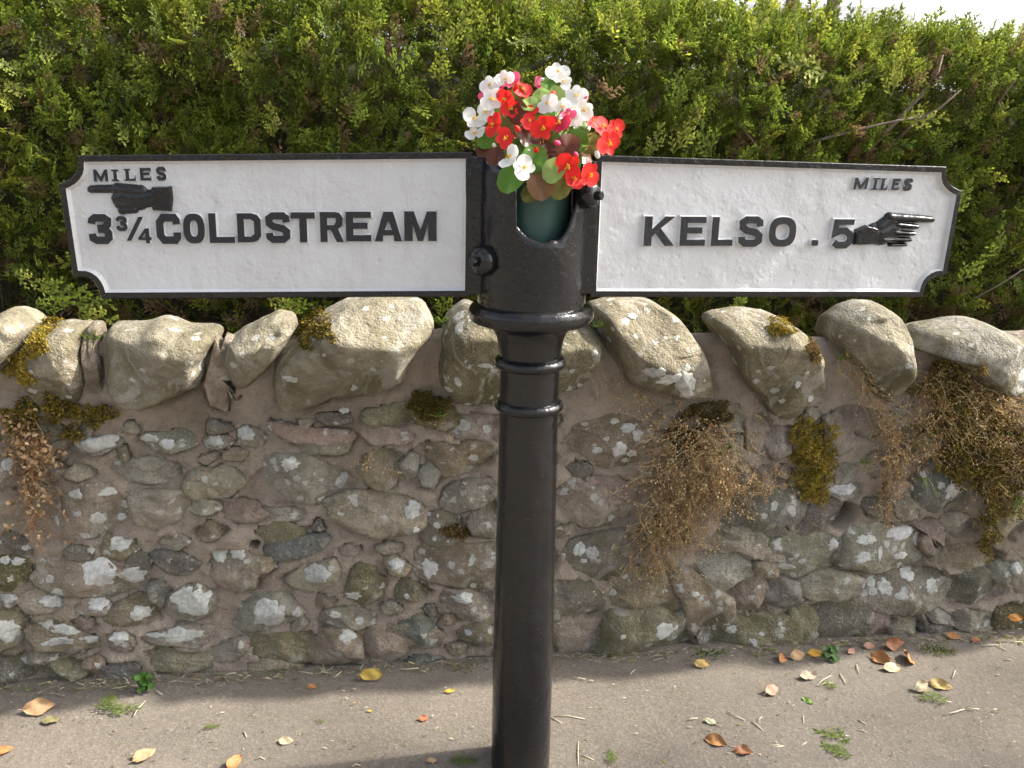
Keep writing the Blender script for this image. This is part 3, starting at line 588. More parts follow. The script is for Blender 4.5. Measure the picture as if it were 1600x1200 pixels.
# ------------------------------------------------------------------ the hedge
HOFF = -.46                                   # its clipped face stands this far behind the wall's face
def hedge_pt(px, py, off=HOFF):
    p = hit(px, py, W0+WN*off, WN); return np.array([np.dot(p-WO, WT), p[2]])
hedge = empty('hedge', WO-WN*.8); tag(hedge, 'tall clipped green conifer hedge growing behind the stone wall', 'hedge')
hl = hedge_pt(-300, -22); hr = hedge_pt(1600, 30); hm = hedge_pt(1200, 2)
def htop(u):                                  # height of the clipped top along the hedge
    return np.interp(u, [hl[0], hm[0], hr[0], hr[0]+2], [hm[1]+.055, hm[1]-.018, hr[1]-.045, hr[1]-.065])
bul = snoise(31, 10, .5, 2.2); bul2 = snoise(32, 10, 2.5, 7)
def frond(seed):
    q = np.random.RandomState(seed); Q = []; lvl = []
    def strip(p, d, n, L, w, lv):
        side = np.cross(d, n); side /= np.linalg.norm(side); a = p; m = p+d*L*.45; e = p+d*L
        if lv > .29 and L < .3: m = p+d*L*.55; Q.append([a, m-side*w*.5, e, m+side*w*.5]); lvl.append(lv); return
        Q.append([a-side*w*.35, m-side*w*.5, m+side*w*.5, a+side*w*.35]); Q.append([m-side*w*.5, e-side*w*.12, e+side*w*.12, m+side*w*.5]); lvl.extend([lv, lv])
    up = np.array([0, 0, 1.0]); p = np.zeros(3); d = np.array([0, 1.0, 0]); N = 8
    for k in range(N):
        t = k/(N-1); L = .48*(1-.68*t)*q.uniform(.75, 1.15); sd = 1 if k % 2 else -1; ang = R(q.uniform(32, 48))
        dd = np.array([math.sin(ang)*sd, math.cos(ang), q.uniform(-.25, .15)]); dd /= np.linalg.norm(dd)
        strip(p, d, up, 1.0/N*1.1, .035, 0); strip(p, dd, up, L, .05, min(t, .28))
        for j in range(5):
            tt = (j+.6)/5; s2 = 1 if j % 2 else -1; a2 = R(q.uniform(28, 46))*s2
            d2 = np.array([dd[0]*math.cos(a2)+dd[1]*math.sin(a2), -dd[0]*math.sin(a2)+dd[1]*math.cos(a2), dd[2]+q.uniform(-.25, .25)]); d2 /= np.linalg.norm(d2)
            strip(p+dd*L*tt, d2, up, L*.48*(1.1-tt*.5)*q.uniform(.7, 1.2), .066, .3+tt*.7)
        p = p+d*1.0/N; d = d+np.array([q.uniform(-.08, .08), 0, q.uniform(-.1, .04)]); d /= np.linalg.norm(d)
    return np.array(Q), np.array(lvl)
PROTO = [frond(40+i) for i in range(7)]
def make_foliage(name, n, region, size, seed, depth, brownp, parent):
    q = np.random.RandomState(seed); u0, u1, z0 = region; VS = []; CS = []
    u = q.uniform(u0, u1, n); zt = htop(u)
    z = z0+(zt-z0)*q.beta(1.35, 1.0, n)
    dep = q.beta(1.1, 2.0, n)*depth+np.clip((1.25-z)/.35, 0, 1)*q.uniform(0, .07, n)
    crown = q.uniform(0, 1, n) < .27                                         # sprays of the clipped top
    z = np.where(crown, zt+q.uniform(-.19, .0, n), z); back = np.where(crown, q.uniform(0, .7, n)**1.6, 0)
    rnd_ = np.clip((z-(zt-.20))/.20, 0, 1)                                   # shoulder rounds back
    h = HOFF + bul(u, z)*.05+bul2(u, z)*.03 - dep - rnd_**2*.14 - back
    P = wpt(u, z, h)
    pz = bul2(u*.7+3, z*.9); 
    sz = size*q.uniform(.42, 1.25, n)*np.where(q.uniform(0, 1, n) < .06, 1.5, 1); kind = q.randint(0, len(PROTO), n)
    d = WN*q.uniform(.15, 1.0, (n, 1))+WT*q.normal(.12, .6, (n, 1))+np.array([0, 0, 1.0])*(q.normal(.6, .5, (n, 1))+.8*rnd_[:, None]); d /= np.linalg.norm(d, axis=1, keepdims=True)
    x = np.cross(d, q.normal(0, 1, (n, 3))); x /= np.linalg.norm(x, axis=1, keepdims=True); w = np.cross(x, d); M = np.stack([x, d, w], 1)*sz[:, None, None]
    br = q.uniform(0, 1, n) < brownp*np.where(pz > .35, 1.6, .6)*np.where(z < 1.12, 2.0, 1)*np.where(dep > .08, 1.4, .8)*(1-.8*rnd_)
    g = q.uniform(0, 1, (n, 1)); amp = q.uniform(.8, 1.2, (n, 1))
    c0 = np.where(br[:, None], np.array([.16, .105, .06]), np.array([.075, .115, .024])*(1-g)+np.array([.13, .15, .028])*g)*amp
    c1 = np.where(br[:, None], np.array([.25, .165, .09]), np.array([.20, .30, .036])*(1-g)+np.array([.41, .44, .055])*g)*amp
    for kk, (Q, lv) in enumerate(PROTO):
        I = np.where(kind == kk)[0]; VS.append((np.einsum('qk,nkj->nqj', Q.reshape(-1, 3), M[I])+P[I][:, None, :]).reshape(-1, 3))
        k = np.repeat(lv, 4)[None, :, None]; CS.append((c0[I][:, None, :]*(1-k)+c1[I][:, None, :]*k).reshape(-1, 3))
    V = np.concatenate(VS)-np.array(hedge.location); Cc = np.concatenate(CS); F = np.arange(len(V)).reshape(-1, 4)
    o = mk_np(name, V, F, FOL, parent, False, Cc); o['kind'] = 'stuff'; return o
uA, uB = hedge_pt(-330, 300)[0], hedge_pt(1900, 300)[0]
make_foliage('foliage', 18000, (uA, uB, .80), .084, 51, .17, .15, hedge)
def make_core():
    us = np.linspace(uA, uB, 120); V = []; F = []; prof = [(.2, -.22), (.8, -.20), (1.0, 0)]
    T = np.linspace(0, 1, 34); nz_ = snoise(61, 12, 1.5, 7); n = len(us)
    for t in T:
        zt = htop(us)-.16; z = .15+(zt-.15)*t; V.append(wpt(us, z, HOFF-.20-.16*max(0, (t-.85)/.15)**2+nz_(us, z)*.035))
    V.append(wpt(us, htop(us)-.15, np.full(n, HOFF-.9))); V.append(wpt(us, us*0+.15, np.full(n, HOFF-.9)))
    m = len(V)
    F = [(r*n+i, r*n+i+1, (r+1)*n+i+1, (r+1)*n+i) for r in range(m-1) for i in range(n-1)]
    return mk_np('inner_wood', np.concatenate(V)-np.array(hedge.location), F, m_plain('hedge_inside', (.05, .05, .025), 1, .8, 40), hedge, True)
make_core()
def make_twigs():
    q = np.random.RandomState(62); VV = []; FF = []; o = 0
    for i in range(1500):
        u = q.uniform(uA, uB); z = q.uniform(.78, 1.1) if i % 2 else q.uniform(.8, htop(u)-.15)
        p = wpt(u, z, HOFF-.17+q.uniform(-.03, .10)+bul(u, z)*.04); d = WN*q.uniform(.1, .7)+WT*q.normal(0, .7)+np.array([0, 0, 1])*q.normal(.35, .5); d /= np.linalg.norm(d)
        L = q.uniform(.05, .16); b = q.normal(0, .25, 3); r = q.uniform(.0010, .0026)
        v, f = tube([p, p+d*L*.5+b*L*.12, p+d*L+b*L*.4], [r, r*.8, r*.4], 3, False)
        VV.extend(v); FF.extend([tuple(x+o for x in ff) for ff in f]); o += len(v)
    m = mk_np('twig', np.array(VV)-np.array(hedge.location), np.array(FF), m_plain('twig_bark', (.17, .12, .085), .9, .4, 60), hedge, True); m['kind'] = 'stuff'
make_twigs()
def branch(pts, r0, r1):
    P = []
    for (x, y, off) in pts: P.append(hit(x, y, W0+WN*(HOFF+off), WN))
    rr = np.linspace(r0, r1, len(P)); v, f = tube(P, rr, 7); mk('branch', np.array(v)-np.array(hedge.location), f, BARK, hedge, True)
branch([(1335, 262, -.10), (1375, 215, -.03), (1405, 185, .02), (1440, 148, .05), (1466, 112, .07), (1473, 85, .08)], .0085, .003)
branch([(1395, 225, -.05), (1430, 190, .01), (1470, 168, .04), (1502, 140, .06)], .006, .002)
branch([(1205, 245, -.08), (1270, 222, -.02), (1330, 205, .02), (1395, 190, .05), (1440, 182, .07)], .007, .0025)
branch([(1575, 190, -.05), (1560, 160, .02), (1590, 120, .05)], .004, .0015)
branch([(1500, 480, -.03), (1530, 462, .02), (1562, 445, .05), (1600, 420, .05)], .004, .002)
branch([(1130, 165, -.05), (1155, 195, .03), (1185, 230, .04)], .003, .0015)

def shoot(px, py, size, dirx, dirz, off, k, pale=False):
    Q, lv = PROTO[k % len(PROTO)]; p = hit(px, py, W0+WN*(HOFF+off), WN); d = WT*dirx+np.array([0, 0, 1.0])*dirz+WN*.35; d /= np.linalg.norm(d); x = np.cross(d, WN); x /= np.linalg.norm(x); M = np.stack([x, d, np.cross(x, d)], 0)*size
    kk = np.repeat(lv, 4)[:, None]; c = np.array([.14, .17, .03])*(1-kk)+(np.array([.48, .50, .10]) if pale else np.array([.26, .38, .05]))*kk
    o = mk_np('shoot', Q.reshape(-1, 3)*np.array([.8, 1, 1]) @ M+p-np.array(hedge.location), np.arange(len(Q)*4).reshape(-1, 4), FOL, hedge, False, c)
for i, a in enumerate([(1292,112,.19,-1,.12,.12,True),(1015,245,.11,.2,1,.10,True),(1052,240,.13,.5,.9,.10,True),(1112,245,.15,-.5,1,.10,False),(1062,170,.12,-.2,1,.10,False),(1392,150,.12,.0,1,.1,True),(1410,190,.14,1,.1,.1,True),(700,75,.12,.5,.9,.1,True),(430,215,.10,-.2,1,.1,True),(560,200,.10,.2,1,.1,False),(300,55,.10,.1,1,.1,True),(820,35,.12,.1,1,.1,True),(960,60,.12,-.1,1,.1,True),(1180,60,.11,.2,1,.1,True),
    (20,430,.13,1,-.25,.16,True),(60,455,.16,1,.1,.16,False),(105,470,.14,1,-.1,.17,False),(120,490,.14,.9,-.15,.2,True),(55,482,.12,1,.25,.18,False),(410,462,.12,.9,-.3,.16,True),(440,490,.11,.7,.3,.16,False),(470,482,.10,-.3,.6,.18,False),(690,495,.11,.1,1,.16,False),(1150,490,.10,.1,1,.15,False),(1170,470,.10,-.5,.5,.15,False),(1340,462,.10,.4,.6,.15,False),(1500,440,.12,.5,.7,.15,False),(1560,400,.12,-.3,.8,.12,False),(1490,340,.13,.2,1,.12,False)]): shoot(*a[:6], i, a[6])

# ------------------------------------------------------------------ house and tree beyond the hedge (their tops just show)
def slab(name, x0, x1, y0, y1, z0, z1, mat, par):
    v = [(x, y, z) for z in (z0, z1) for y in (y0, y1) for x in (x0, x1)]
    return mk(name, v, [(0, 2, 3, 1), (4, 5, 7, 6), (0, 1, 5, 4), (2, 6, 7, 3), (0, 4, 6, 2), (1, 3, 7, 5)], mat, par)
def make_house():
    D = 17.0; r = ray(1412, 11); p = r*((D+2.65)/r[1])+CAM; ex = p[0]; rz = p[2]     # right end of the ridge
    h = empty('house', (ex-3.5, D, 0)); tag(h, 'distant house with grey slate roof showing above the hedge', 'house')
    wm = m_plain('house_harling', (.55, .52, .47), .9, .1); rm = NT('roof_slate')
    br = rm.n('ShaderNodeTexBrick'); br.inputs['Scale'].default_value = 3.2; br.inputs['Color1'].default_value = (.23, .24, .26, 1); br.inputs['Color2'].default_value = (.30, .30, .31, 1); br.inputs['Mortar'].default_value = (.12, .12, .13, 1); br.inputs['Mortar Size'].default_value = .012
    rm.l(rm.coord(), br.inputs['Vector']); rm = rm.out(br.outputs[0], .7)
    ez = max(1.6, rz-1.9); slab('wall', -3.4, 3.1, 0.3, 5.0, 0, ez, wm, h)
    v = [(-3.7, 0, ez-.1), (4.6, 0, ez-.1), (3.5, 2.65, rz), (-3.7, 2.65, rz), (4.6, 5.3, ez-.1), (-3.7, 5.3, ez-.1)]
    mk('roof', v, [(0, 1, 2, 3), (3, 2, 4, 5), (1, 4, 2), (0, 3, 5), (0, 5, 4, 1)], rm, h)
    for x in (-2.2, 1.2):
        w = slab('window', x, x+1.0, .24, .34, .7, ez-.25, m_plain('window_frame', (.7, .7, .68), .5, .05), h); slab('pane', x+.1, x+.9, .225, .25, .8, ez-.35, m_plain('window_glass', (.03, .035, .04), .1, .1), w)
make_house()
def street_tree():
    base = WO+WT*6.3+WN*.55; t = empty('street_tree', base); tag(t, 'young roadside tree standing right of the picture, dappling the path', 'tree'); q = np.random.RandomState(5)
    v, f = tube([(0, 0, -.05), (.05, 0, 1.6), (0, .08, 3.2), (-.1, .05, 4.6), (-.1, 0, 6.2)], [.13, .10, .08, .06, .02], 10); tr = mk('trunk', v, f, BARK, t, True)
    VS = []; CS = []
    for a in range(22):
        ang = a*2.4; z = 3.0+a*.14; e = np.array([math.cos(ang)*q.uniform(.6, 1.3), math.sin(ang)*q.uniform(.3, .65), z+q.uniform(.3, .8)]); b = np.array([-.05, .04, z]); v, f = tube([b, (b+e)/2+[0, 0, .1], e], [.03, .02, .006], 5); mk('limb', v, f, BARK, tr, True)
        for i in range(85):
            c = b+(e-b)*q.uniform(.35, 1.1)+q.normal(0, .12, 3); x = q.normal(0, 1, 3); x /= np.linalg.norm(x); y = np.cross(x, q.normal(0, 1, 3)); y /= np.linalg.norm(y); s_ = q.uniform(.03, .055)
            VS += [c-x*s_, c+y*s_*.55, c+x*s_, c-y*s_*.55]; CS += [np.array([.10, .15, .03])*q.uniform(.6, 1.4)]*4
    mk_np('crown', np.array(VS), np.arange(len(VS)).reshape(-1, 4), FOL, t, False, np.array(CS))
street_tree()
def make_tree(px, py, lean, label):
    D = 6.5; r = ray(px, py); p = r*(D/r[1])+CAM; t = empty('tree', (p[0]-lean*p[2], D, 0)); tag(t, label, 'tree')
    o = np.array([0, 0, 0.0]); pts = [o, o+[lean*1.2, 0, 1.2], o+[lean*p[2], 0, p[2]], o+[lean*p[2]*1.6, .1, p[2]+1.1], o+[lean*p[2]*1.8, .2, p[2]+2.0]]
    v, f = tube(pts, [.09, .07, .045, .035, .015], 9); tr = mk('trunk', v, f, BARK, t, True)
    q = np.random.RandomState(int(px)); VS = []; CS = []; top = pts[-2]
    for a in range(5):
        ang = a*1.26+q.uniform(0, .6); e = top+np.array([math.cos(ang)*.9, math.sin(ang)*.9, q.uniform(.5, 1.1)]); v, f = tube([top, (top+e)/2+[0, 0, .12], e], [.04, .03, .012], 6); mk('limb', v, f, BARK, tr, True)
    for i in range(1500):
        d = q.normal(0, 1, 3); d /= np.linalg.norm(d); c = top+np.array([0, 0, .9])+d*np.array([1.1, 1.1, .75])*q.uniform(.35, 1.0); x = q.normal(0, 1, 3); x /= np.linalg.norm(x); y = np.cross(x, q.normal(0, 1, 3)); y /= np.linalg.norm(y); s = q.uniform(.04, .08)
        VS += [c-x*s, c+y*s*.5, c+x*s, c-y*s*.5]; CS += [np.array([.09, .13, .03])*q.uniform(.6, 1.4)]*4
    cr = mk_np('crown', np.array(VS), np.arange(len(VS)).reshape(-1, 4), FOL, t, False, np.array(CS)); 
make_tree(1302, 6, .06, 'small tree whose leaning brown trunk shows above the hedge before the slate roof')
make_tree(1238, 2, -.01, 'small tree whose dark trunk top shows above the hedge left of the leaning trunk')

# ------------------------------------------------------------------ the fingerpost
PB = ground(813, 1192); NY = np.array([0, 1.0, 0])
post = empty('fingerpost', PB); tag(post, 'black cast iron fingerpost with two white sign arms and a flower socket', 'signpost')
PT = hit(830, 482, PB, NY); AX = (PT-PB)/np.linalg.norm(PT-PB)               # axis of the post
def post_r(wpx, py):                                                        # half width in metres of something wpx wide at row py on the post
    a = hit(826-wpx/2, py, PB, NY); b = hit(826+wpx/2, py, PB, NY); return np.linalg.norm(b-a)/2*.985
def post_z(py): return np.dot(hit(826, py, PB, NY)-PB, AX)
E1 = np.cross(NY, AX); E1 /= np.linalg.norm(E1); E2 = np.cross(AX, E1)     # E1 right, E2 away from the camera
def lathe(name, prof, mat=BLACK, n=72, parent=post):
    V = []; F = []
    for (r, z) in prof:
        for j in range(n):
            a = 2*math.pi*j/n; V.append(AX*z+r*(math.cos(a)*E1+math.sin(a)*E2))
    for i in range(len(prof)-1):
        for j in range(n): F.append((i*n+j, i*n+(j+1) % n, (i+1)*n+(j+1) % n, (i+1)*n+j))
    return mk(name, V, F, mat, parent, True)
def torus_prof(r, z, hw, hh, n=12):
    return [(r+hw*math.cos(t), z+hh*math.sin(t)) for t in np.linspace(-math.pi/2, math.pi/2, n)]
r0, r1 = post_r(93, 1150), post_r(92, 690)
zc = post_z(490)
lathe('shaft', [(r0*1.0, -.08), (r0, 0), (r0*.995, .3), (r1*1.01, post_z(700)), (r1, post_z(650)), (r1*1.0, post_z(575)), (post_r(97, 555), post_z(556)), (post_r(101, 540), post_z(540)), (post_r(107, 526), post_z(526)), (post_r(117, 516), post_z(516)), (post_r(132, 509), post_z(509)), (post_r(155, 503), post_z(503))])
lathe('ring', torus_prof(r1-.002, post_z(632), post_r(110, 632)-r1+.002, .0125)); lathe('ring', torus_prof(r1-.001, post_z(565), post_r(115, 565)-r1+.002, .0135))
RS = post_r(172, 440)                                                       # socket radius
lathe('collar', [(r1*1.2, post_z(503))]+[(RS*.98+(post_r(199, 485)-RS*.98)*math.cos(t)**.7 if abs(t) < 1.57 else RS*.98, post_z(488)+.021*math.sin(t)) for t in np.linspace(-1.55, 1.55, 16)]+[(RS*.9, post_z(488)+.0215)])
def make_socket():
    n = 180; za = post_z(480); zt = post_z(250); V = []; F = []; pts = [(801, 250), (801, 348), (811, 362), (823, 370), (845, 379), (871, 373), (880, 360), (885, 351), (896, 315), (901, 250)]
    nb = snoise(71, 8, .4, 2.2); K = 14; top = []; zfront = hit(826, 300, PB-NY*RS, NY)
    for j in range(n):
        a = 2*math.pi*j/n; t = zt
        if math.sin(a) < -.2:
            w = PB+AX*(zt*.75)+RS*(math.cos(a)*E1+math.sin(a)*E2); d = w-CAM; x = 800+FPX*np.dot(d, _r)/np.dot(d, _f)
            if 799 <= x <= 903:
                y = np.interp(x, [p[0] for p in pts], [p[1] for p in pts]); hp = hit(x, y, w, NY); t = min(zt, np.dot(hp-PB, AX)+.003*nb(a*3, 0))
        top.append(t)
    th = .011
    for layer, rr in ((0, RS), (1, RS-th)):
        for i in range(K):
            for j in range(n):
                a = 2*math.pi*j/n; z = za+(top[j]-za)*i/(K-1)+(-.003 if (i == K-1) else 0); r = rr*(1+.004*math.sin(5*a+z*30)); r = r-(.003 if i == K-1 else 0)*(1 if layer == 0 else -1)
                V.append(AX*z+r*(math.cos(a)*E1+math.sin(a)*E2))
    for layer in (0, 1):
        o = layer*K*n
        for i in range(K-1):
            for j in range(n):
                q4 = (o+i*n+j, o+i*n+(j+1) % n, o+(i+1)*n+(j+1) % n, o+(i+1)*n+j); F.append(q4 if layer == 0 else q4[::-1])
    a0, b0 = (K-1)*n, (2*K-1)*n
    for j in range(n): F.append((a0+j, a0+(j+1) % n, b0+(j+1) % n, b0+j))
    return mk('socket', V, F, BLACK, post, True)
make_socket()

class Plane:                                                               # a sign arm's face: vertical, turned by yaw
    def __init__(s, px, py, depth, yaw):
        s.t = np.array([math.cos(yaw), math.sin(yaw), 0]); s.n = np.array([math.sin(yaw), -math.cos(yaw), 0]); s.o = hit(px, py, PB+NY*depth, NY)
    def uv(s, px, py, off=0.0):
        p = hit(px, py, s.o+s.n*off, s.n); return np.array([np.dot(p-s.o, s.t), p[2]-s.o[2]])
    def pt(s, u, v, h): return s.o+s.t*u+np.array([0, 0, 1.0])*v+s.n*h-PB
def arc(p, q, c, n=7):                                                     # concave corner: arc from p to q bulging towards the inside (centre c)
    p, q, c = map(np.array, (p, q, c)); a0, a1 = p-c, q-c; out = []
    for t in np.linspace(0, 1, n):
        d = a0*(1-t)+a1*t; d = d/np.linalg.norm(d)*(np.linalg.norm(a0)*(1-t)+np.linalg.norm(a1)*t); out.append(tuple(c+d))
    return out
def offset(poly, d):                                                       # polygon offset outwards (counter-clockwise input)
    P = np.array(poly, float); n = len(P); out = []
    for i in range(n):
        e1 = P[i]-P[i-1]; e2 = P[(i+1) % n]-P[i]; e1 = e1/(np.linalg.norm(e1)+1e-9); e2 = e2/(np.linalg.norm(e2)+1e-9)
        n1 = np.array([e1[1], -e1[0]]); n2 = np.array([e2[1], -e2[0]]); m = n1+n2; m = m/(np.linalg.norm(m)+1e-9); out.append(P[i]+m*d/max(.5, np.dot(m, n1)))
    return np.array(out)
def area(P): P = np.array(P); return .5*np.sum(P[:, 0]*np.roll(P[:, 1], -1)-np.roll(P[:, 0], -1)*P[:, 1])
def ccw(P): P = np.array(P, float); return P if area(P) > 0 else P[::-1]

def make_arm(pl, inner_px, label):
    inn = ccw([pl.uv(*p) for p in inner_px]); bev = offset(inn, .0055); bev2 = offset(inn, .0065); out = offset(inn, .0185); n = len(inn); T = .011
    V = [pl.pt(*p, 0) for p in inn]; tri = tessellate_polygon([[Vector((*p, 0)) for p in inn]]); F = [tuple(t) for t in tri]
    F = [f if area([inn[i] for i in f]) > 0 else f[::-1] for f in F]
    V += [pl.pt(*p, T-.0005) for p in bev]; F += [(i, (i+1) % n, n+(i+1) % n, n+i)[::-1] for i in range(n)]
    # finer face so that the casting's unevenness shows
    arm = mk('sign_arm', V, F, WHITE, post); arm['label'] = label
    Vb = []
    for P, h in ((bev, T-.0006), (bev2, T), (offset(out, -.0015), T), (out, T-.0018), (out, -.016)): Vb += [pl.pt(*p, h) for p in P]
    Fb = [(k*n+i, k*n+(i+1) % n, (k+1)*n+(i+1) % n, (k+1)*n+i)[::-1] for k in range(4) for i in range(n)]
    bt = tessellate_polygon([[Vector((*p, 0)) for p in out]]); Fb += [tuple(4*n+i for i in t) for t in bt]
    mk('border', Vb, Fb, BLACK, arm); return arm

# --- letters: shapes in a W x H box, y up
def stroke(path, w):
    P = np.array(path, float); n = len(P); L = []; Rr_ = []
    for i in range(n):
        d1 = P[i]-P[i-1] if i else P[1]-P[0]; d2 = P[i+1]-P[i] if i < n-1 else d1
        d1 = d1/np.linalg.norm(d1); d2 = d2/np.linalg.norm(d2); m = np.array([-d1[1]-d2[1], d1[0]+d2[0]]); m /= np.linalg.norm(m)
        k = w/2/max(.6, np.dot(m, [-d1[1], d1[0]])); L.append(P[i]+m*k); Rr_.append(P[i]-m*k)
    return L+Rr_[::-1]
def rrect(x0, y0, x1, y1, r, n=4):
    o = []
    for cx, cy, a in ((x1-r, y0+r, -90), (x1-r, y1-r, 0), (x0+r, y1-r, 90), (x0+r, y0+r, 180)):
        for t in np.linspace(0, 90, n): o.append((cx+r*math.cos(R(a+t)), cy+r*math.sin(R(a+t))))
    return o
def oval(W, H, w, i=0):
    a = np.linspace(0, 2*np.pi, 28, endpoint=False); p = 2.6; f = lambda t, e: np.sign(t)*abs(t)**(2/e)
    return [(W/2+(W/2-i)*f(math.cos(t), p), H/2+(H/2-i)*f(math.sin(t), p)) for t in a]
def glyph(ch, W, H, w, serif=False):
    h = w*.82
    if ch == 'I': return [[[(0, 0), (W, 0), (W, h*.5), (W*.5+w/2, h*.7), (W*.5+w/2, H-h*.7), (W, H-h*.5), (W, H), (0, H), (0, H-h*.5), (W*.5-w/2, H-h*.7), (W*.5-w/2, h*.7), (0, h*.5)]]]
    if ch == 'L':
        b = [(0, 0), (W, 0), (W, h*(1.6 if serif else 1)), (W-(w*.4 if serif else 0), h), (w, h), (w, H), (0, H)]
        if serif: b = [(0, 0), (W, 0), (W, h*1.9), (W-w*.4, h*.8), (w*1.2, h*.7), (w*1.2, H-h*.5), (w*1.7, H-h*.45), (w*1.7, H), (-w*.3, H), (-w*.3, H-h*.45), (w*.2, H-h*.5), (w*.2, h*.5), (-w*.3, h*.45), (-w*.3, 0)]
        return [[b]]
    if ch == 'E':
        m = H*.53
        return [[[(0, 0), (W, 0), (W, h*(1.5 if serif else 1)), (W-(w*.35 if serif else 0), h), (w, h), (w, m-h/2), (W*.86, m-h/2), (W*.86, m+h/2), (w, m+h/2), (w, H-h), (W-(w*.35 if serif else 0), H-h), (W, H-h*(1.5 if serif else 1)), (W, H), (0, H)]]]
    if ch == 'T': return [[[(W/2-w/2, 0), (W/2+w/2, 0), (W/2+w/2, H-h), (W, H-h), (W, H), (0, H), (0, H-h), (W/2-w/2, H-h)]]]
    if ch == 'M': 
        a = w*(.8 if serif else 1)
        return [[[(0, 0), (a, 0), (a, H*.62), (W/2-a*.32, 0), (W/2+a*.32, 0), (W-a, H*.62), (W-a, 0), (W, 0), (W, H), (W-a*1.15, H), (W/2, H*.36), (a*1.15, H), (0, H)]]]
    if ch == 'K': return [[[(0, 0), (w, 0), (w, H*.30), (w*1.45, H*.44), (W-w*1.28, 0), (W, 0), (w*2.15, H*.60), (W-w*.05, H), (W-w*1.35, H), (w, H*.56), (w, H), (0, H)]]]
    if ch == 'A':
        return [[[(0, 0), (w*1.02, 0), (W*.30, H*.2), (W*.70, H*.2), (W-w*1.02, 0), (W, 0), (W/2+w*.62, H), (W/2-w*.62, H)], [(W*.5-w*.52, H*.38), (W*.5+w*.52, H*.38), (W*.5, H*.72)]]]
    if ch == 'O': return [[oval(W, H, w), oval(W, H, w, w*.95)[::-1]]]
    if ch == 'D':
        o = [(0, 0), (W*.62, 0), (W*.86, H*.06), (W, H*.22), (W, H*.78), (W*.86, H*.94), (W*.62, H), (0, H)]
        return [[o, [(w, h), (w, H-h), (W*.56, H-h), (W-w, H*.72), (W-w, H*.28), (W*.56, h)]]]
    if ch == 'R':
        o = [(0, 0), (w, 0), (w, H*.40), (W*.46, H*.40), (W-w*1.0, 0), (W, 0), (W*.76, H*.44), (W*.95, H*.54), (W*.98, H*.80), (W*.84, H*.97), (W*.66, H), (0, H)]
        return [[o, [(w, H*.56), (w, H-h), (W*.6, H-h), (W-w*1.05, H*.80), (W-w*1.05, H*.66), (W*.6, H*.56)]]]
    if ch == 'C':
        i = w/2; p = [(W-i, H*.66), (W-i*1.1, H*.79), (W*.76, H-i), (W*.30, H-i), (i, H*.72), (i, H*.28), (W*.30, i), (W*.76, i), (W-i*1.0, H*.22), (W-i, H*.38)]
        return [[stroke(p, w)]]
    if ch == 'S':
        i = w/2; p = [(W-i, H*.68), (W-i*1.15, H*.82), (W*.72, H-i*.9), (W*.30, H-i*.9), (i, H*.80), (i*1.1, H*.64), (W*.32, H*.54), (W*.70, H*.47), (W-i, H*.36), (W-i*1.05, H*.2), (W*.70, i*.9), (W*.28, i*.9), (i*1.1, H*.19), (i, H*.32)]
        return [[stroke(p, w)]]
    if ch == '3':
        i = w/2; a = stroke([(i, H*.68), (i*1.2, H*.80), (W*.32, H-i*.95), (W*.70, H-i*.95), (W-i, H*.80), (W-i*1.1, H*.66), (W*.70, H*.535), (W*.40, H*.525)], w)
        b = stroke([(W*.42, H*.50), (W*.72, H*.495), (W-i, H*.36), (W-i, H*.21), (W*.72, i*.95), (W*.32, i*.95), (i*1.1, H*.19), (i, H*.34)], w); return [[a], [b]]
    if ch == '5':
        i = w/2; return [[[(W*.18, H-h), (W*.95, H-h), (W*.98, H), (W*.10, H)]], [stroke([(W*.19, H*.98), (W*.12, H*.50), (W*.34, H*.60), (W*.62, H*.60), (W-i, H*.46), (W-i, H*.24), (W*.68, i*.95), (W*.30, i*.95), (i*1.0, H*.20)], w)]]
    if ch == '4': return [[[(W*.58, 0), (W*.86, 0), (W*.86, H*.22), (W, H*.22), (W, H*.40), (W*.86, H*.40), (W*.86, H), (W*.58, H), (0, H*.36), (0, H*.22), (W*.58, H*.22)], [(W*.26, H*.40), (W*.58, H*.74), (W*.58, H*.40)]]]
    if ch == '.': return [[rrect(0, 0, W, H, W*.2)]]
    if ch == '/': return [[[(0, 0), (w*1.1, 0), (W, H), (W-w*1.1, H)]]]
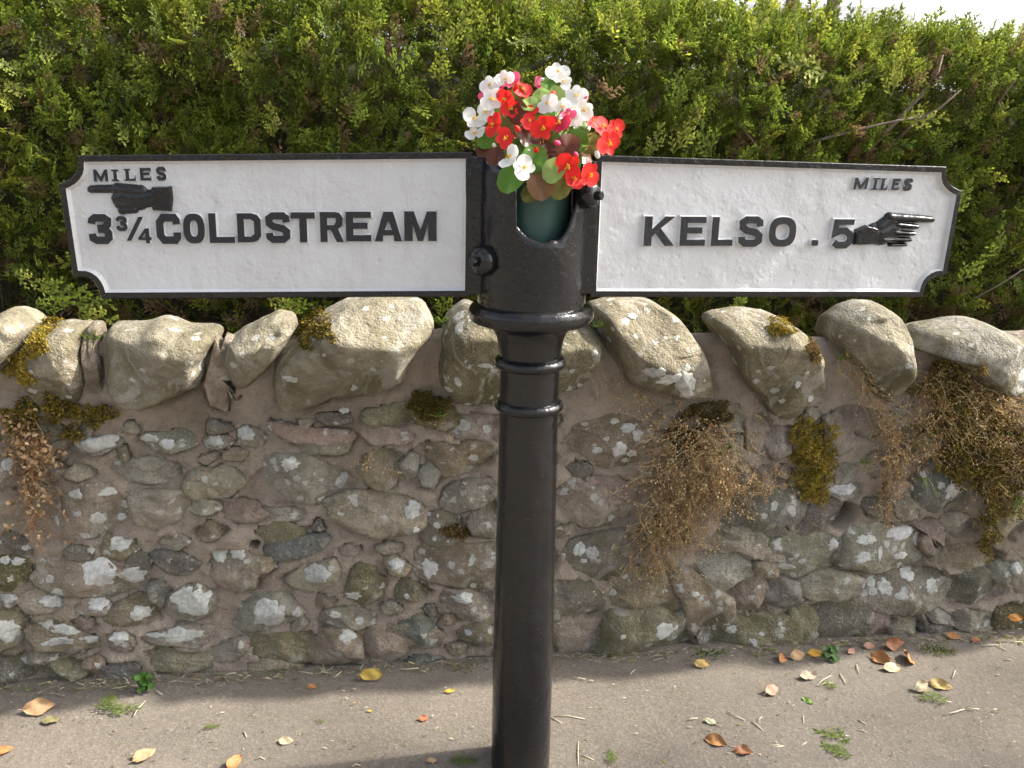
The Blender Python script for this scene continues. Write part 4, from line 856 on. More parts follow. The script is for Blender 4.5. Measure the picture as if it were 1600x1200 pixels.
def make_letter(pl, arm, ch, x0, x1, y0, y1, wpx, depth=.009, serif=False, draft=.0028, shear=0.0):
    a = pl.uv(x0, y1, depth); b = pl.uv(x1, y1, depth); c = pl.uv(x0, y0, depth); W = b[0]-a[0]; H = c[1]-a[1]; tilt = (b[1]-a[1])/W
    w = wpx*H/(y1-y0); V = []; F = []; MI = []
    for si, rings in enumerate(glyph(ch, W, H, w, serif)):
        d = depth-si*.0003; loops = []
        for ri, P in enumerate(rings):
            P = ccw(P); P = P if ri == 0 else P[::-1]; loops.append(P)
        flat = [p for P in loops for p in P]; tri = tessellate_polygon([[Vector((p[0], p[1], 0)) for p in P] for P in loops]); base = len(V)
        tf = lambda p, h: pl.pt(a[0]+p[0]+shear*p[1], a[1]+p[1]+tilt*p[0], h)
        V += [tf(p, d) for p in flat]
        for t in tri:
            t = tuple(t); ar = area([flat[i] for i in t]); t = t if ar > 0 else t[::-1]; F.append(tuple(base+i for i in t)); MI.append(0)
        k = base
        for P in loops:
            m = len(P); ob = offset(P, draft); nb = len(V); mid = offset(P, draft*.12); V += [tf(p, d-.0012) for p in mid]; V += [tf(p, -.0006) for p in ob]
            for i in range(m):
                j = (i+1) % m; F.append((k+i, k+j, nb+j, nb+i)[::-1]); MI.append(0); F.append((nb+i, nb+j, nb+m+j, nb+m+i)[::-1]); MI.append(1)
            k += m
    return mk('raised_letter', V, F, [BLACK_L, WHITE], arm, False, MI)
def make_hand(pl, arm, caps, boxes, zs, zo, height=.011):
    """raised pointing hand: one height field over the plate; shapes in zoom pixels (scale zs, origin zo)"""
    xs = [c[i] for c in caps for i in (0, 3)]+[p[0] for b in boxes for p in b[0]]; ys = [c[i] for c in caps for i in (1, 4)]+[p[1] for b in boxes for p in b[0]]
    gx = np.arange(min(xs)-75, max(xs)+76, 3.2); gy = np.arange(min(ys)-75, max(ys)+76, 3.2); X, Y = np.meshgrid(gx, gy); H = np.zeros(X.shape)
    for (x1, y1, r1, x2, y2, r2, k) in caps:
        dx, dy = x2-x1, y2-y1; t = np.clip(((X-x1)*dx+(Y-y1)*dy)/(dx*dx+dy*dy), 0, 1); d = np.hypot(X-x1-t*dx, Y-y1-t*dy); r = r1+(r2-r1)*t
        H = np.maximum(H, k*np.sqrt(np.clip(1-(d/r)**2, 0, 1)))
    for poly, k in boxes:
        P = ccw(poly); ins = np.full(X.shape, 1e9)
        for i in range(len(P)):
            e = P[(i+1) % len(P)]-P[i]; nn = np.array([-e[1], e[0]])/np.linalg.norm(e); ins = np.minimum(ins, (X-P[i][0])*nn[0]+(Y-P[i][1])*nn[1])
        H = np.maximum(H, k*np.clip(ins/9, 0, 1)**.5)
    p00 = pl.uv(zo[0]+gx[0]/zs, zo[1]+gy[0]/zs, .006); p10 = pl.uv(zo[0]+gx[-1]/zs, zo[1]+gy[0]/zs, .006); p01 = pl.uv(zo[0]+gx[0]/zs, zo[1]+gy[-1]/zs, .006)
    A = (X-gx[0])/(gx[-1]-gx[0]); B = (Y-gy[0])/(gy[-1]-gy[0]); U = p00[0]+A*(p10[0]-p00[0])+B*(p01[0]-p00[0]); Vv = p00[1]+A*(p10[1]-p00[1])+B*(p01[1]-p00[1])
    on = H > 0; ny, nx = X.shape; idx = -np.ones(X.shape, int); V = []; F = []
    for j in range(ny-1):
        for i in range(nx-1):
            if on[j:j+2, i:i+2].any():
                q4 = []
                for (jj, ii) in ((j, i), (j+1, i), (j+1, i+1), (j, i+1)):
                    if idx[jj, ii] < 0:
                        idx[jj, ii] = len(V); V.append(pl.pt(U[jj, ii], Vv[jj, ii], H[jj, ii]*height if H[jj, ii] > 0 else -.001))
                    q4.append(idx[jj, ii])
                F.append(q4)
    return mk('pointing_hand', V, F, BLACK, arm, True)

PLL = Plane(740, 350, -.03, R(0)); PLR = Plane(930, 350, -.03, R(14))
inL = [(725, 252), (723, 449)]+arc((171, 452), (129, 418), (127, 455))+[(129, 417.5)][:0]+arc((111, 297), (139, 257), (105, 256))
armL = make_arm(PLL, inL, 'left sign arm reading MILES 3 3/4 COLDSTREAM')
inR = [(933, 449.5), (942, 257)]+arc((1463, 273), (1486, 307), (1492, 272))+arc((1466, 418), (1430, 451), (1470, 454))
armR = make_arm(PLR, inR, 'right sign arm reading MILES and KELSO . 5')
for ch, x0, x1, y0, y1 in (('M',147,169,265,283.5),('I',175,186,265,283),('L',196,212,264,282.5),('E',219.5,236.5,262.5,282),('S',245,260,261,282)): make_letter(PLL, armL, ch, x0, x1, y0, y1, 5.2, .005, True, .0012)
for ch, x0, x1, y0, y1, w in (('3',140,176.5,335,381,11.5),('3',182,199,338,361,5.5),('/',198,226,339,376,6.5),('4',216.5,237,357,380,5),('C',246,283.5,334.5,381,11.5),('O',288,321,334,380.5,11),('L',328,367,333.5,379.5,11),('D',372,408.5,333.5,378.5,10.5),
    ('S',416,454,332.5,379,11),('T',456,493,332,378.5,11.5),('R',501,537,331.5,378,11),('E',541,580,331,377,11.5),('A',586,628,331,377,12),('M',632,682,330.5,376.5,13)):
    make_letter(PLL, armL, ch, x0, x1, y0, y1, w)
for ch, x0, x1, y0, y1 in (('M',1335.5,1356,277.5,296),('I',1363,1373,278,296.5),('L',1377,1387.5,278.5,297),('E',1394.5,1406,279,297),('S',1412,1425.5,279,298)): make_letter(PLR, armR, ch, x0-2, x1-2, y0, y1, 4.6, .008, True, .0016, .12)
for ch, x0, x1, y0, y1, w in (('K',1006,1053,338,384,12.5),('E',1062,1101,338.5,384,11.5),('L',1111,1144,339,384,11.5),('S',1153,1190,338.5,385,11),('O',1200,1241.5,339,385.5,11.5),('.',1268,1278,375,384,5),('5',1298,1331.5,342.5,388,10.5)):
    make_letter(PLR, armR, ch, x0, x1, y0, y1, w, .011, False, .003)
make_hand(PLL, armL, [(240,308,29,410,306,33,.75),(430,308,46,600,335,58,.9),(470,375,78,600,385,80,1.0),(425,372,36,520,368,36,.95),(448,420,34,540,420,34,.98),(470,463,31,565,458,30,.9),(620,380,72,690,375,62,.8)],
          [([(690,292),(856,286),(848,380),(860,472),(705,466),(680,400)], 1.0)], 4.706, (90, 230))
make_hand(PLR, armR, [(850,600,50,930,545,50,.9),(850,660,80,940,620,72,1.0),(915,527,38,1228,543,26,1.05),(960,583,24,1108,597,23,1.2),(945,640,22,1083,650,22,1.2),(930,692,21,1058,697,20,1.15),(920,735,16,1028,736,16,1.0),(858,702,24,912,694,20,1.35),(820,650,85,860,650,85,.8)],
          [([(663,565),(735,585),(818,550),(825,738),(730,735),(642,742)], .95)], 4.8, (1200, 230), .013)
# flanges that carry the arms, bosses and bolts
def flange(pl, x0, x1, yt, yb, depth0, depth1):
    c = [pl.uv(x0, yt), pl.uv(x1, yt), pl.uv(x1, yb), pl.uv(x0, yb)]; V = [pl.pt(*p, depth0) for p in c]+[pl.pt(*p, depth1) for p in c]
    o = mk('flange', V, [(0, 1, 2, 3)[::-1], (4, 5, 6, 7), (0, 1, 5, 4), (1, 2, 6, 5), (2, 3, 7, 6), (3, 0, 4, 7)], BLACK, post); b = o.modifiers.new('soft', 'BEVEL'); b.width = .003; b.segments = 2
flange(PLL, 728, 775, 245, 459, .0118, -.022); flange(PLR, 890, 930, 251, 458, .0118, -.022)
def boss(c, d, r, L, rb, Lb, hexs=0.0):
    d = np.array(d, float); d /= np.linalg.norm(d); c = c-PB
    V, F = tube([c-d*.02, c+d*L*.25, c+d*L*.6, c+d*L*.92, c+d*L], [r*1.25, r*1.12, r*.98, r*.80, r*.6], 24); o = mk('boss', V, F, BLACK, post, True)
    V, F = tube([c+d*L*.9, c+d*(L+Lb*.88), c+d*(L+Lb)], [rb, rb, rb*.8], 6); mk('bolt', V, F, BLACK, o)
cL = hit(752, 408, PB-NY*.075, NY); boss(cL, (-.8, -.6, .0), .027, .013, .011, .013)
cR = hit(925, 305, PB-NY*.07, NY); boss(cR, (.75, -.55, 0), .023, .012, .010, .012)

# ------------------------------------------------------------------ pot and begonias in the socket
POT = m_plain('green_plastic', (.035, .085, .075), .45, .25, 14)
pot = empty('plant_pot', PB+AX*(post_z(470))); tag(pot, 'dark green plastic pot standing inside the black iron socket', 'pot')
PR = post_r(128, 340)
def lathe2(name, prof, mat, par, org, n=48):
    V = []; F = []
    for (r, z) in prof:
        for j in range(n):
            a = 2*math.pi*j/n; V.append(PB+AX*z+r*(math.cos(a)*E1+math.sin(a)*E2)-org)
    for i in range(len(prof)-1):
        for j in range(n): F.append((i*n+j, i*n+(j+1) % n, (i+1)*n+(j+1) % n, (i+1)*n+j))
    return mk(name, V, F, mat, par, True)
po = np.array(pot.location)
lathe2('pot_body', [(0.001, post_z(468)), (PR*.80, post_z(468)), (PR*.86, post_z(400)), (PR*.93, post_z(340)), (PR, post_z(285)), (PR*1.04, post_z(284)), (PR*1.05, post_z(268)), (PR*.98, post_z(268)), (PR*.97, post_z(285))], POT, pot, po)
lathe2('soil', [(0.001, post_z(276)), (PR*.97, post_z(277))], m_plain('soil', (.04, .03, .022), 1, .5, 60), pot, po)
bego = empty('begonia_plant', PB+AX*post_z(276)); tag(bego, 'bedding begonia with red, white and pink blooms filling the top of the post', 'flowers')
BO = np.array(bego.location)
def bpos(zx, zy, toward): return hit(680+zx/2.727, 80+zy/2.727, PB-NY*toward, NY)
def petal_mesh(V, F, c, d, side, nrm, L, Wd, cup, q):
    nr, na = 4, 9; base = len(V)
    for i in range(nr+1):
        t = i/nr
        for j in range(na):
            s = (j/(na-1)-.5)*2; tt = .10+t*.90; wid = Wd*math.sqrt(max(.02, 1-((tt-.58)/.50)**2)); 
            p = c+d*(L*t*(1-.10*s*s*t))+side*(s*wid*.5)+nrm*(cup*L*(t*t*.7+.25*s*s*t)+q.normal(0, .012)*L); V.append(p)
    for i in range(nr):
        for j in range(na-1): F.append((base+i*na+j, base+i*na+j+1, base+(i+1)*na+j+1, base+(i+1)*na+j))
def m_petal(name, col, tr=.3):
    s = NT(name); n = s.noise(90, 3, .5, s.coord()); c = s.mix(n, tuple(x*.86 for x in col), tuple(min(1, x*1.08) for x in col)); s.out(c, .6)
    t = s.n('ShaderNodeBsdfTranslucent'); s.l(c, t.inputs[0]); m = s.n('ShaderNodeMixShader'); m.inputs[0].default_value = tr
    s.l(s.b.outputs[0], m.inputs[1]); s.l(t.outputs[0], m.inputs[2]); s.l(m.outputs[0], s.t.nodes['Material Output'].inputs['Surface']); return s.m
PRED, PWHT, PPNK, PCRM = m_petal('red_petal', (.80, .025, .018)), m_petal('white_petal', (.86, .86, .83)), m_petal('pink_petal', (.80, .10, .24)), m_petal('crimson_petal', (.62, .03, .08))
YEL = m_plain('yellow_stamens', (.80, .50, .03), .7, .25, 300); LSTEM = m_plain('begonia_stem', (.30, .16, .06), .5, .3)
def flower(zx, zy, size, mat, toward, seed, full=True):
    q = np.random.RandomState(seed); c = bpos(zx, zy, toward)-BO; L = size/2.727/730*.58
    nrm = np.array([q.normal(.05, .35)+(zx-450)*.0012, -1.0, q.normal(.25, .3)+(320-zy)*.0012]); nrm /= np.linalg.norm(nrm)
    a = q.uniform(0, 6.28); x = np.cross(nrm, [0, 0, 1.0]); x /= np.linalg.norm(x); y = np.cross(x, nrm); V = []; F = []
    for k in range(4):
        big = k % 2 == 0; an = a+k*math.pi/2+q.normal(0, .12); d = x*math.cos(an)+y*math.sin(an); sd = np.cross(nrm, d)
        if not full and k == 3: continue
        petal_mesh(V, F, c-nrm*.002+nrm*(.0012 if big else 0), d, sd, nrm, L*(1.05 if big else .92), L*(1.25 if big else .8), .18 if full else .45, q)
    o = mk('flower', V, F, mat, bego, True)
    Vc = []; Fc = []; n = 7
    for i in range(16):                                                   # knot of stamens
        p = c+nrm*(.0035+q.uniform(0, .003))+(x*q.normal(0, 1)+y*q.normal(0, 1))*L*.085; r = L*.065; b = len(Vc)
        Vc += [p+x*r, p+y*r, p-x*r, p-y*r, p+nrm*r*1.3, p-nrm*r*2]; Fc += [(b+0, b+1, b+4), (b+1, b+2, b+4), (b+2, b+3, b+4), (b+3, b, b+4), (b+1, b, b+5), (b+2, b+1, b+5), (b+3, b+2, b+5), (b, b+3, b+5)]
    mk('flower_centre', Vc, Fc, YEL, o)
    st = np.array([0, 0, -.01])+np.array([q.normal(0, .02), q.normal(0, .02), 0]); v, f = tube([st, (st+c)/2+np.array([0, .012, .02]), c-nrm*.003], [.0026, .002, .0014], 5); mk('flower_stalk', v, f, LSTEM, bego, True)
LM = {k: m_leafy('begonia_leaf_'+k, False, c, .32, .22, .25) for k, c in dict(green=(.10, .22, .025), pale=(.26, .36, .10), bronze=(.115, .042, .022), brown=(.20, .10, .045), olive=(.16, .16, .04)).items()}
def leaf(zx, zy, r, kind, toward, seed):
    q = np.random.RandomState(seed); c = bpos(zx, zy, toward)-BO; L = r/2.727/730
    nrm = np.array([q.normal((zx-430)*.0016, .3), -1.0, q.normal(.35, .35)]); nrm /= np.linalg.norm(nrm); x = np.cross(nrm, [0, 0, 1.0]); x /= np.linalg.norm(x); y = np.cross(x, nrm)
    rot = q.normal(0, .7)+(zx-430)*-.003; X = x*math.cos(rot)+y*math.sin(rot); Y = y*math.cos(rot)-x*math.sin(rot); Y = -Y; V = [c]; F = []; na = 22
    for i, l in enumerate((.3, .62, .86, 1.0)):
        for j in range(na):
            a = 2*math.pi*j/na; rr = L*l*(1-.16*math.cos(a)+.05*math.sin(2*a+.4)+.03*math.sin(9*a)*(l > .9)); px_, py_ = rr*math.sin(a)*.9, rr*math.cos(a)*1.05
            V.append(c+X*px_+Y*py_+nrm*(abs(px_)*.32-(rr/L)**2*L*.12+.05*L*math.sin(4*a)*l))
    F = [(0, 1+j, 1+(j+1) % na) for j in range(na)]+[(1+i*na+j, 1+(i+1)*na+j, 1+(i+1)*na+(j+1) % na, 1+i*na+(j+1) % na) for i in range(3) for j in range(na)]
    mk('leaf', V, F, LM[kind], bego, True)
    st = np.array([q.normal(0, .02), q.normal(0, .02), -.01]); v, f = tube([st, (st+c)/2+np.array([0, .01, .015]), c+nrm*-.001], [.0025, .002, .0015], 5); mk('leaf_stalk', v, f, LSTEM, bego, True)
n = 0
for a in [(320,550,62,'green',.135),(415,470,58,'green',.12),(450,575,62,'brown',.13),(505,515,52,'pale',.14),(340,420,50,'green',.10),(262,450,48,'bronze',.09),(212,425,40,'bronze',.06),(400,380,58,'bronze',.10),
          (560,410,52,'bronze',.11),(612,385,48,'green',.09),(655,400,42,'olive',.08),(412,610,48,'olive',.115),(530,592,44,'olive',.12),(450,195,38,'pale',.06),(482,142,36,'green',.04),(520,200,38,'pale',.08),(402,228,40,'pale',.09),
          (222,382,44,'green',.06),(620,320,46,'green',.07),(352,268,46,'bronze',.09),(452,265,44,'green',.09),(300,330,48,'olive',.05),(500,330,58,'green',.05),(360,190,42,'olive',.04),(560,300,46,'olive',.05),(480,440,48,'bronze',.10),
          (590,470,42,'green',.10),(640,450,42,'bronze',.06),(280,280,44,'green',.02),(420,330,60,'green',.0),(330,380,60,'green',-.02),(540,380,60,'olive',-.02),(450,250,60,'green',-.05),(230,470,45,'olive',.03),(580,550,40,'brown',.10)]:
    leaf(*a, 8000+n); n += 1
for zx, zy, sz, t in [(460,325,88,.13),(297,372,72,.115),(565,490,96,.15),(657,525,92,.15),(735,392,92,.13),(250,312,86,.10),(300,205,74,.09),(402,300,66,.11),(592,545,74,.145),(712,322,76,.11),(768,332,74,.10),(372,165,74,.05),(322,245,70,.09),(672,300,56,.07),(415,250,44,.10)]:
    flower(zx, zy, sz, PRED, t, 8100+n); n += 1
for zx, zy, sz, t in [(235,145,76,.04),(297,120,66,.04),(240,205,84,.07),(168,288,84,.05),(218,262,72,.07),(172,355,70,.06),(522,92,84,.03),(545,132,66,.05),(600,192,84,.07),(630,248,76,.08),(480,225,76,.10),(545,238,66,.10),(592,282,74,.10),(318,455,84,.15),(378,497,86,.16),(575,245,60,.09)]:
    flower(zx, zy, sz, PWHT, t, 8200+n, n % 2 == 0); n += 1
for zx, zy, sz, t, m in [(330,128,64,.02,PPNK),(448,148,62,.03,PPNK),(530,305,80,.125,PCRM),(570,272,52,.12,PPNK),(215,180,56,.02,PPNK),(275,140,52,.01,PPNK)]:
    flower(zx, zy, sz, m, t, 8300+n, False); n += 1

for i, (zx, zy, t) in enumerate([(345,150,.05),(268,185,.07),(455,120,.03),(500,180,.08),(640,205,.06),(205,330,.08),(430,420,.13),(600,440,.13),(690,440,.11),(350,330,.12),(520,390,.12),(250,400,.10)]):
    q = np.random.RandomState(8600+i); c = bpos(zx, zy, t+.012)-BO; d = np.array([q.normal(0, .4), -.5, q.normal(.4, .4)]); d /= np.linalg.norm(d); r_ = q.uniform(.0035, .0055)
    v, f = tube([c-d*r_*1.6, c-d*r_, c, c+d*r_, c+d*r_*1.6], [r_*.3, r_*.85, r_, r_*.7, r_*.15], 9); mk('bud', v, f, (PRED, PPNK, PWHT)[i % 3], bego, True)
# ------------------------------------------------------------------ moss and dry plants hanging on the wall
MOSS = m_leafy('moss', True, rough=.9, trans=.15); DRY = m_leafy('dry_stalk', True, rough=.8, trans=.2)
def surf_h(u, z):
    h = mort_h(u, z).astype(float)
    for s in stones+copes:
        if abs(s.c[0]-np.mean(u)) > .6: continue
        sv = s.sval(u, z); h = np.where(sv < 1, np.maximum(h, s.h(u, z, sv)), h)
    return h
def blades(u, z, h, q, n, L, w, dirf, cols):
    P = wpt(u, z, h); d = WN*q.uniform(.3, 1, (n, 1))+np.array([0, 0, 1])*q.normal(.2, .6, (n, 1))+WT*q.normal(0, .6, (n, 1)); d /= np.linalg.norm(d, axis=1, keepdims=True)
    sd = np.cross(d, q.normal(0, 1, (n, 3))); sd /= np.linalg.norm(sd, axis=1, keepdims=True); l = L*q.uniform(.5, 1.4, (n, 1)); V = np.stack([P-sd*w, P+sd*w, P+d*l*.6+sd*w*.8, P+d*l, P+d*l*.6-sd*w*.8], 1).reshape(-1, 3)
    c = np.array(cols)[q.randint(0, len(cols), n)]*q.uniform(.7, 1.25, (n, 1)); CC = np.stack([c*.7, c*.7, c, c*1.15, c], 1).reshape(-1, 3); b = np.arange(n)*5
    F = np.concatenate([np.stack([b, b+1, b+2], 1), np.stack([b, b+2, b+4], 1), np.stack([b+4, b+2, b+3], 1)]); return V, F, CC
def moss(patches, label, n, cols, thick=.02, L=.010, lift=.0):
    q = np.random.RandomState(len(label)*13+n); c0 = wuv(*patches[0][:2]); root = wpt(c0[0], c0[1], 0.0); us = []; zs = []
    tot = sum(a*b for _, _, a, b in patches); n = int(n*2.3); L = L*1.15
    for (px, py, rx, ry) in patches:
        c = wuv(px, py, .03); sx = wuv(px+rx, py, .03)[0]-c[0]; sz = wuv(px, py-ry, .03)[1]-c[1]; k = int(n*rx*ry/tot); a = q.uniform(0, 6.28, k); r = np.sqrt(q.uniform(0, 1, k))*(1+.22*np.sin(a*3+px)+.15*np.sin(a*5+py))
        us.append(c[0]+np.cos(a)*r*sx); zs.append(c[1]+np.sin(a)*r*sz)
    u = np.concatenate(us); z = np.concatenate(zs); nz_ = snoise(int(c0[0]*1000) % 999+5, 10, 8, 30); h = surf_h(u, z)+np.clip(nz_(u, z)*.5+.6, 0, 1.3)*thick*q.uniform(.5, 1, len(u))-.003
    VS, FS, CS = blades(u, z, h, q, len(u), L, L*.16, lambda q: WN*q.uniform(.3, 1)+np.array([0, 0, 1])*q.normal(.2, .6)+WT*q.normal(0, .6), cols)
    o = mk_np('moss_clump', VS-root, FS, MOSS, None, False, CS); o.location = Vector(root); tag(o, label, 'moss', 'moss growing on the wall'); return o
GOLD = [(.42, .30, .04), (.33, .26, .04), (.22, .19, .03), (.48, .36, .08)]; DKM = [(.10, .085, .02), (.16, .12, .03), (.20, .15, .035)]; BRM = [(.20, .12, .05), (.26, .17, .07), (.14, .13, .03)]
moss([(65,530,18,22),(35,575,28,22),(70,515,14,10)], 'golden moss streak over the second coping boulder at the far left', 1500, GOLD, .012)
moss([(145,650,36,16),(110,680,18,12),(90,640,25,25),(30,660,30,30)], 'dark olive moss under the far left coping boulders beside the dry vine', 1500, DKM+GOLD[:2], .022)
moss([(500,507,26,16),(475,525,16,14)], 'dark moss patch on the left shoulder of the biggest coping boulder', 700, DKM+GOLD[:2], .008)
moss([(672,640,30,16),(660,625,16,10)], 'dark moss tuft in the gap left of the black post', 900, DKM, .025)
moss([(1270,690,34,34),(1283,720,30,28),(1275,755,30,22),(1280,775,24,14)], 'golden green moss cushion below the pointed coping boulder', 2400, GOLD, .03)
moss([(1256,540,14,16)], 'small brown moss tuft on the right shoulder of the pointed coping boulder', 200, BRM, .012)
moss([(1215,508,32,9)], 'thin golden moss line along the top of the pointed coping boulder', 260, GOLD, .008)
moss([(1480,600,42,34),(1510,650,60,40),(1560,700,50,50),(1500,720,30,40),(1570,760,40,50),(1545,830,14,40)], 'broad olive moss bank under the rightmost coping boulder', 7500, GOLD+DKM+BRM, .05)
moss([(1110,650,40,18),(1075,690,30,24)], 'brown moss pad from which the big dry plant hangs', 1100, BRM+DKM, .02)
moss([(703,830,14,8),(720,838,16,8)], 'thin brown moss tuft on the small dark stone left of the post', 350, BRM, .012)

def dry_plant(label, strands, cols, seed, seeds=3, rad=.00085, seedr=.0022, leafy=0.0):
    """strands: (x0,y0, x1,y1, spread0, spread1, belly, count, sway) in photo pixels on the wall; stalks hang and bulge outwards"""
    q = np.random.RandomState(seed); VS = []; FS = []; CS = []; c0 = wuv(strands[0][0], strands[0][1]); root = wpt(c0[0], c0[1], 0.); SV = []; SF = []; SC = []
    for (x0, y0, x1, y1, s0, s1, belly, cnt, sway) in strands:
        for i in range(int(cnt*1.25)):
            t0 = q.uniform(0, .95); a = np.array([x0+(x1-x0)*t0+q.normal(0, s0*(1-t0)+s1*t0), y0+(y1-y0)*t0+q.normal(0, (s0*(1-t0)+s1*t0)*.6)]); K = 8; P = []
            fl = np.array([x1-x0, y1-y0], float); ln = np.linalg.norm(fl); fl /= ln; st = min(ln*.035, 6.5)*q.uniform(.5, 1.6); dr = fl*.8+q.normal(0, .8, 2); x, y = a
            hh = .022+belly*(q.beta(1.2, 1.6)*1.1)*math.sin(math.pi*min(1, t0*.8+.15))
            for k in range(K):
                dr = dr*.72+fl*.16+q.normal(0, .42, 2); x += dr[0]*st; y += dr[1]*st; hh = max(.012, hh+q.normal(0, .006)); c = wuv(x, y, .04); P.append(wpt(c[0], c[1], hh))
            col = np.array(cols[q.randint(len(cols))])*q.uniform(.65, 1.3); b = len(VS); r = rad*q.uniform(.6, 1.3)
            v, ff = tube(P, np.linspace(r, r*.5, K), 3, False); VS += v; FS += [tuple(x+b for x in g) for g in ff]; CS += [col]*len(v)
            for j in range(q.poisson(seeds)):
                p = P[q.randint(2, K)]+q.normal(0, .005, 3); rr = seedr*q.uniform(.6, 1.4); bb = len(SV)
                if q.uniform() < leafy:
                    d = q.normal(0, 1, 3); d /= np.linalg.norm(d); s = np.cross(d, q.normal(0, 1, 3)); s /= np.linalg.norm(s); w = rr*2.2
                    SV += [p-d*w, p+s*w*.7, p+d*w, p-s*w*.7]; SF += [(bb, bb+1, bb+2), (bb, bb+2, bb+3)]; m = 4
                else:
                    SV += [p+np.array(x)*rr for x in ((1, 0, 0), (-1, 0, 0), (0, 1, 0), (0, -1, 0), (0, 0, 1.3), (0, 0, -1.3))]; m = 6
                    SF += [(bb+x, bb+y, bb+z) for x, y, z in ((0, 2, 4), (2, 1, 4), (1, 3, 4), (3, 0, 4), (2, 0, 5), (1, 2, 5), (3, 1, 5), (0, 3, 5))]
                SC += [np.array(cols[q.randint(len(cols))])*q.uniform(.7, 1.4)]*m
    t = empty('dry_plant', root); tag(t, label, 'dried plant', 'withered plants hanging on the wall'); o = mk_np('stalks', np.array(VS)-root, np.array(FS), DRY, t, True, np.array(CS)); o['kind'] = 'stuff'
    if SV: o = mk_np('seed_heads', np.array(SV)-root, np.array(SF), DRY, t, False, np.array(SC)); o['kind'] = 'stuff'
STRAW = [(.62, .47, .24), (.54, .35, .16), (.42, .25, .12), (.70, .58, .34), (.48, .32, .15)]; TAN = [(.50, .33, .18), (.40, .24, .12), (.30, .17, .08), (.55, .40, .24)]
dry_plant('large rust brown withered plant hanging right of the black post', [(1085,660,1040,840,30,16,.075,300,7),(1110,665,1130,780,24,16,.10,230,7),(1035,700,1022,890,11,7,.05,110,5),(1110,690,1070,830,20,14,.09,160,7),(1125,770,1212,742,16,8,.07,55,4),(990,575,1040,680,18,30,.03,30,6),(930,560,1000,640,10,20,.02,14,6)], STRAW, 301, 5)
dry_plant('pale tan withered vine with curled leaves hanging at the far left', [(42,650,45,760,9,4,.04,70,4),(48,690,45,830,4,1.5,.03,60,3),(60,670,70,730,10,10,.04,25,4),(20,640,40,700,12,10,.03,25,4)], TAN, 302, 4, .0010, .0030, .85)
dry_plant('tangle of straw coloured stalks spread below the rightmost coping boulder', [(1440,585,1530,690,20,30,.06,160,9),(1480,590,1620,650,20,16,.08,150,6),(1520,640,1600,730,34,24,.06,130,9),(1570,690,1560,790,30,14,.04,70,7),(1450,610,1440,720,14,16,.05,90,7)], STRAW+[(.40, .32, .10)], 303, 3)
dry_plant('thin forked withered plant trailing between the two rightmost boulders', [(1325,545,1395,690,7,4,.05,110,5),(1385,660,1405,745,5,5,.055,90,4),(1400,700,1385,800,5,4,.05,80,4),(1405,715,1480,695,6,6,.05,16,4),(1480,690,1410,720,10,8,.05,20,5)], STRAW, 304, 3)
dry_plant('few rusty root threads on mortar between stones left of the post', [(575,700,570,745,3,4,.015,14,2),(600,725,618,745,3,3,.012,6,2),(680,668,712,692,3,3,.015,6,2)], STRAW, 305, 2, .0008)
# grass tufts on the wall and at its foot
GRS = m_leafy('grass_blade', True, rough=.5, trans=.35)
def tuft(px, py, n, L, spread, label, on='wall', droop=.4, cols=((.16, .26, .04), (.22, .30, .06), (.10, .18, .03)), lean=0.0, wdt=.0016):
    q = np.random.RandomState(int(px*7+py)); 
    root = ground(px, py) if on == 'ground' else wpt(*wuv(px, py, .03), .02 if on == 'wall' else on)
    VS = []; FS = []; CS = []
    for i in range(n):
        b0 = np.array([q.normal(0, spread), q.normal(0, spread*.5), 0]); d = np.array([q.normal(lean, .5), q.normal(-.3, .35), 1.0]); d /= np.linalg.norm(d); l = L*q.uniform(.5, 1.2); s = np.cross(d, [0.2, 1, 0]); s /= np.linalg.norm(s); c = np.array(cols[q.randint(len(cols))])*q.uniform(.7, 1.3); b = len(VS); K = 4
        for k in range(K+1):
            t = k/K; p = b0+d*l*t+np.array([d[0]*.6, d[1]*.6-.1, -droop])*l*t*t*.8; w = wdt*(1-t**1.5)+.0002; VS += [p-s*w, p+s*w]; CS += [c*(.7+.4*t)]*2
        FS += [(b+2*k, b+2*k+1, b+2*k+3, b+2*k+2) for k in range(K)]
    o = mk_np('grass_tuft', np.array(VS), np.array(FS), GRS, None, False, np.array(CS)); o.location = Vector(root); tag(o, label, 'grass', 'grass tufts on and under the wall'); return o
tuft(142, 530, 22, .045, .012, 'bright green grass tuft between second and third coping boulders from left', .03)
tuft(690, 510, 16, .05, .008, 'green grass tuft between the biggest boulder and the next one right', .0)
tuft(545, 498, 10, .018, .006, 'tiny bright green shoots on the mossy shoulder of the biggest boulder', .05)
tuft(935, 508, 16, .03, .008, 'pale green tuft on the small boulder just right of the collar', .06)
tuft(1318, 562, 16, .04, .012, 'short green tuft left of the narrow pointed boulder', .03)
tuft(1346, 722, 12, .045, .005, 'upright green shoot below the narrow pointed boulder', .04, .9)
tuft(1435, 745, 14, .07, .005, 'yellow green drooping blades at the end of forked dry plant', .05, 1.6)
tuft(1583, 775, 16, .075, .005, 'bright green drooping blades low on the right moss bank', .06, 1.8)
tuft(1128, 690, 10, .05, .004, 'yellow green blades inside the large rusty dry plant', .09, 1.5)
tuft(1018, 832, 8, .035, .004, 'small green blades low in the large rusty dry plant', .05, .6)
tuft(685, 650, 12, .03, .006, 'green shoots in the dark moss left of the post', .04)
tuft(1105, 1022, 40, .035, .025, 'green grass tuft between the two big base stones', 'ground', .6)
tuft(1465, 1018, 50, .05, .03, 'straw green grass tuft behind the crumpled orange leaves', 'ground', .7, ((.20, .26, .06), (.34, .30, .12), (.14, .2, .04)))
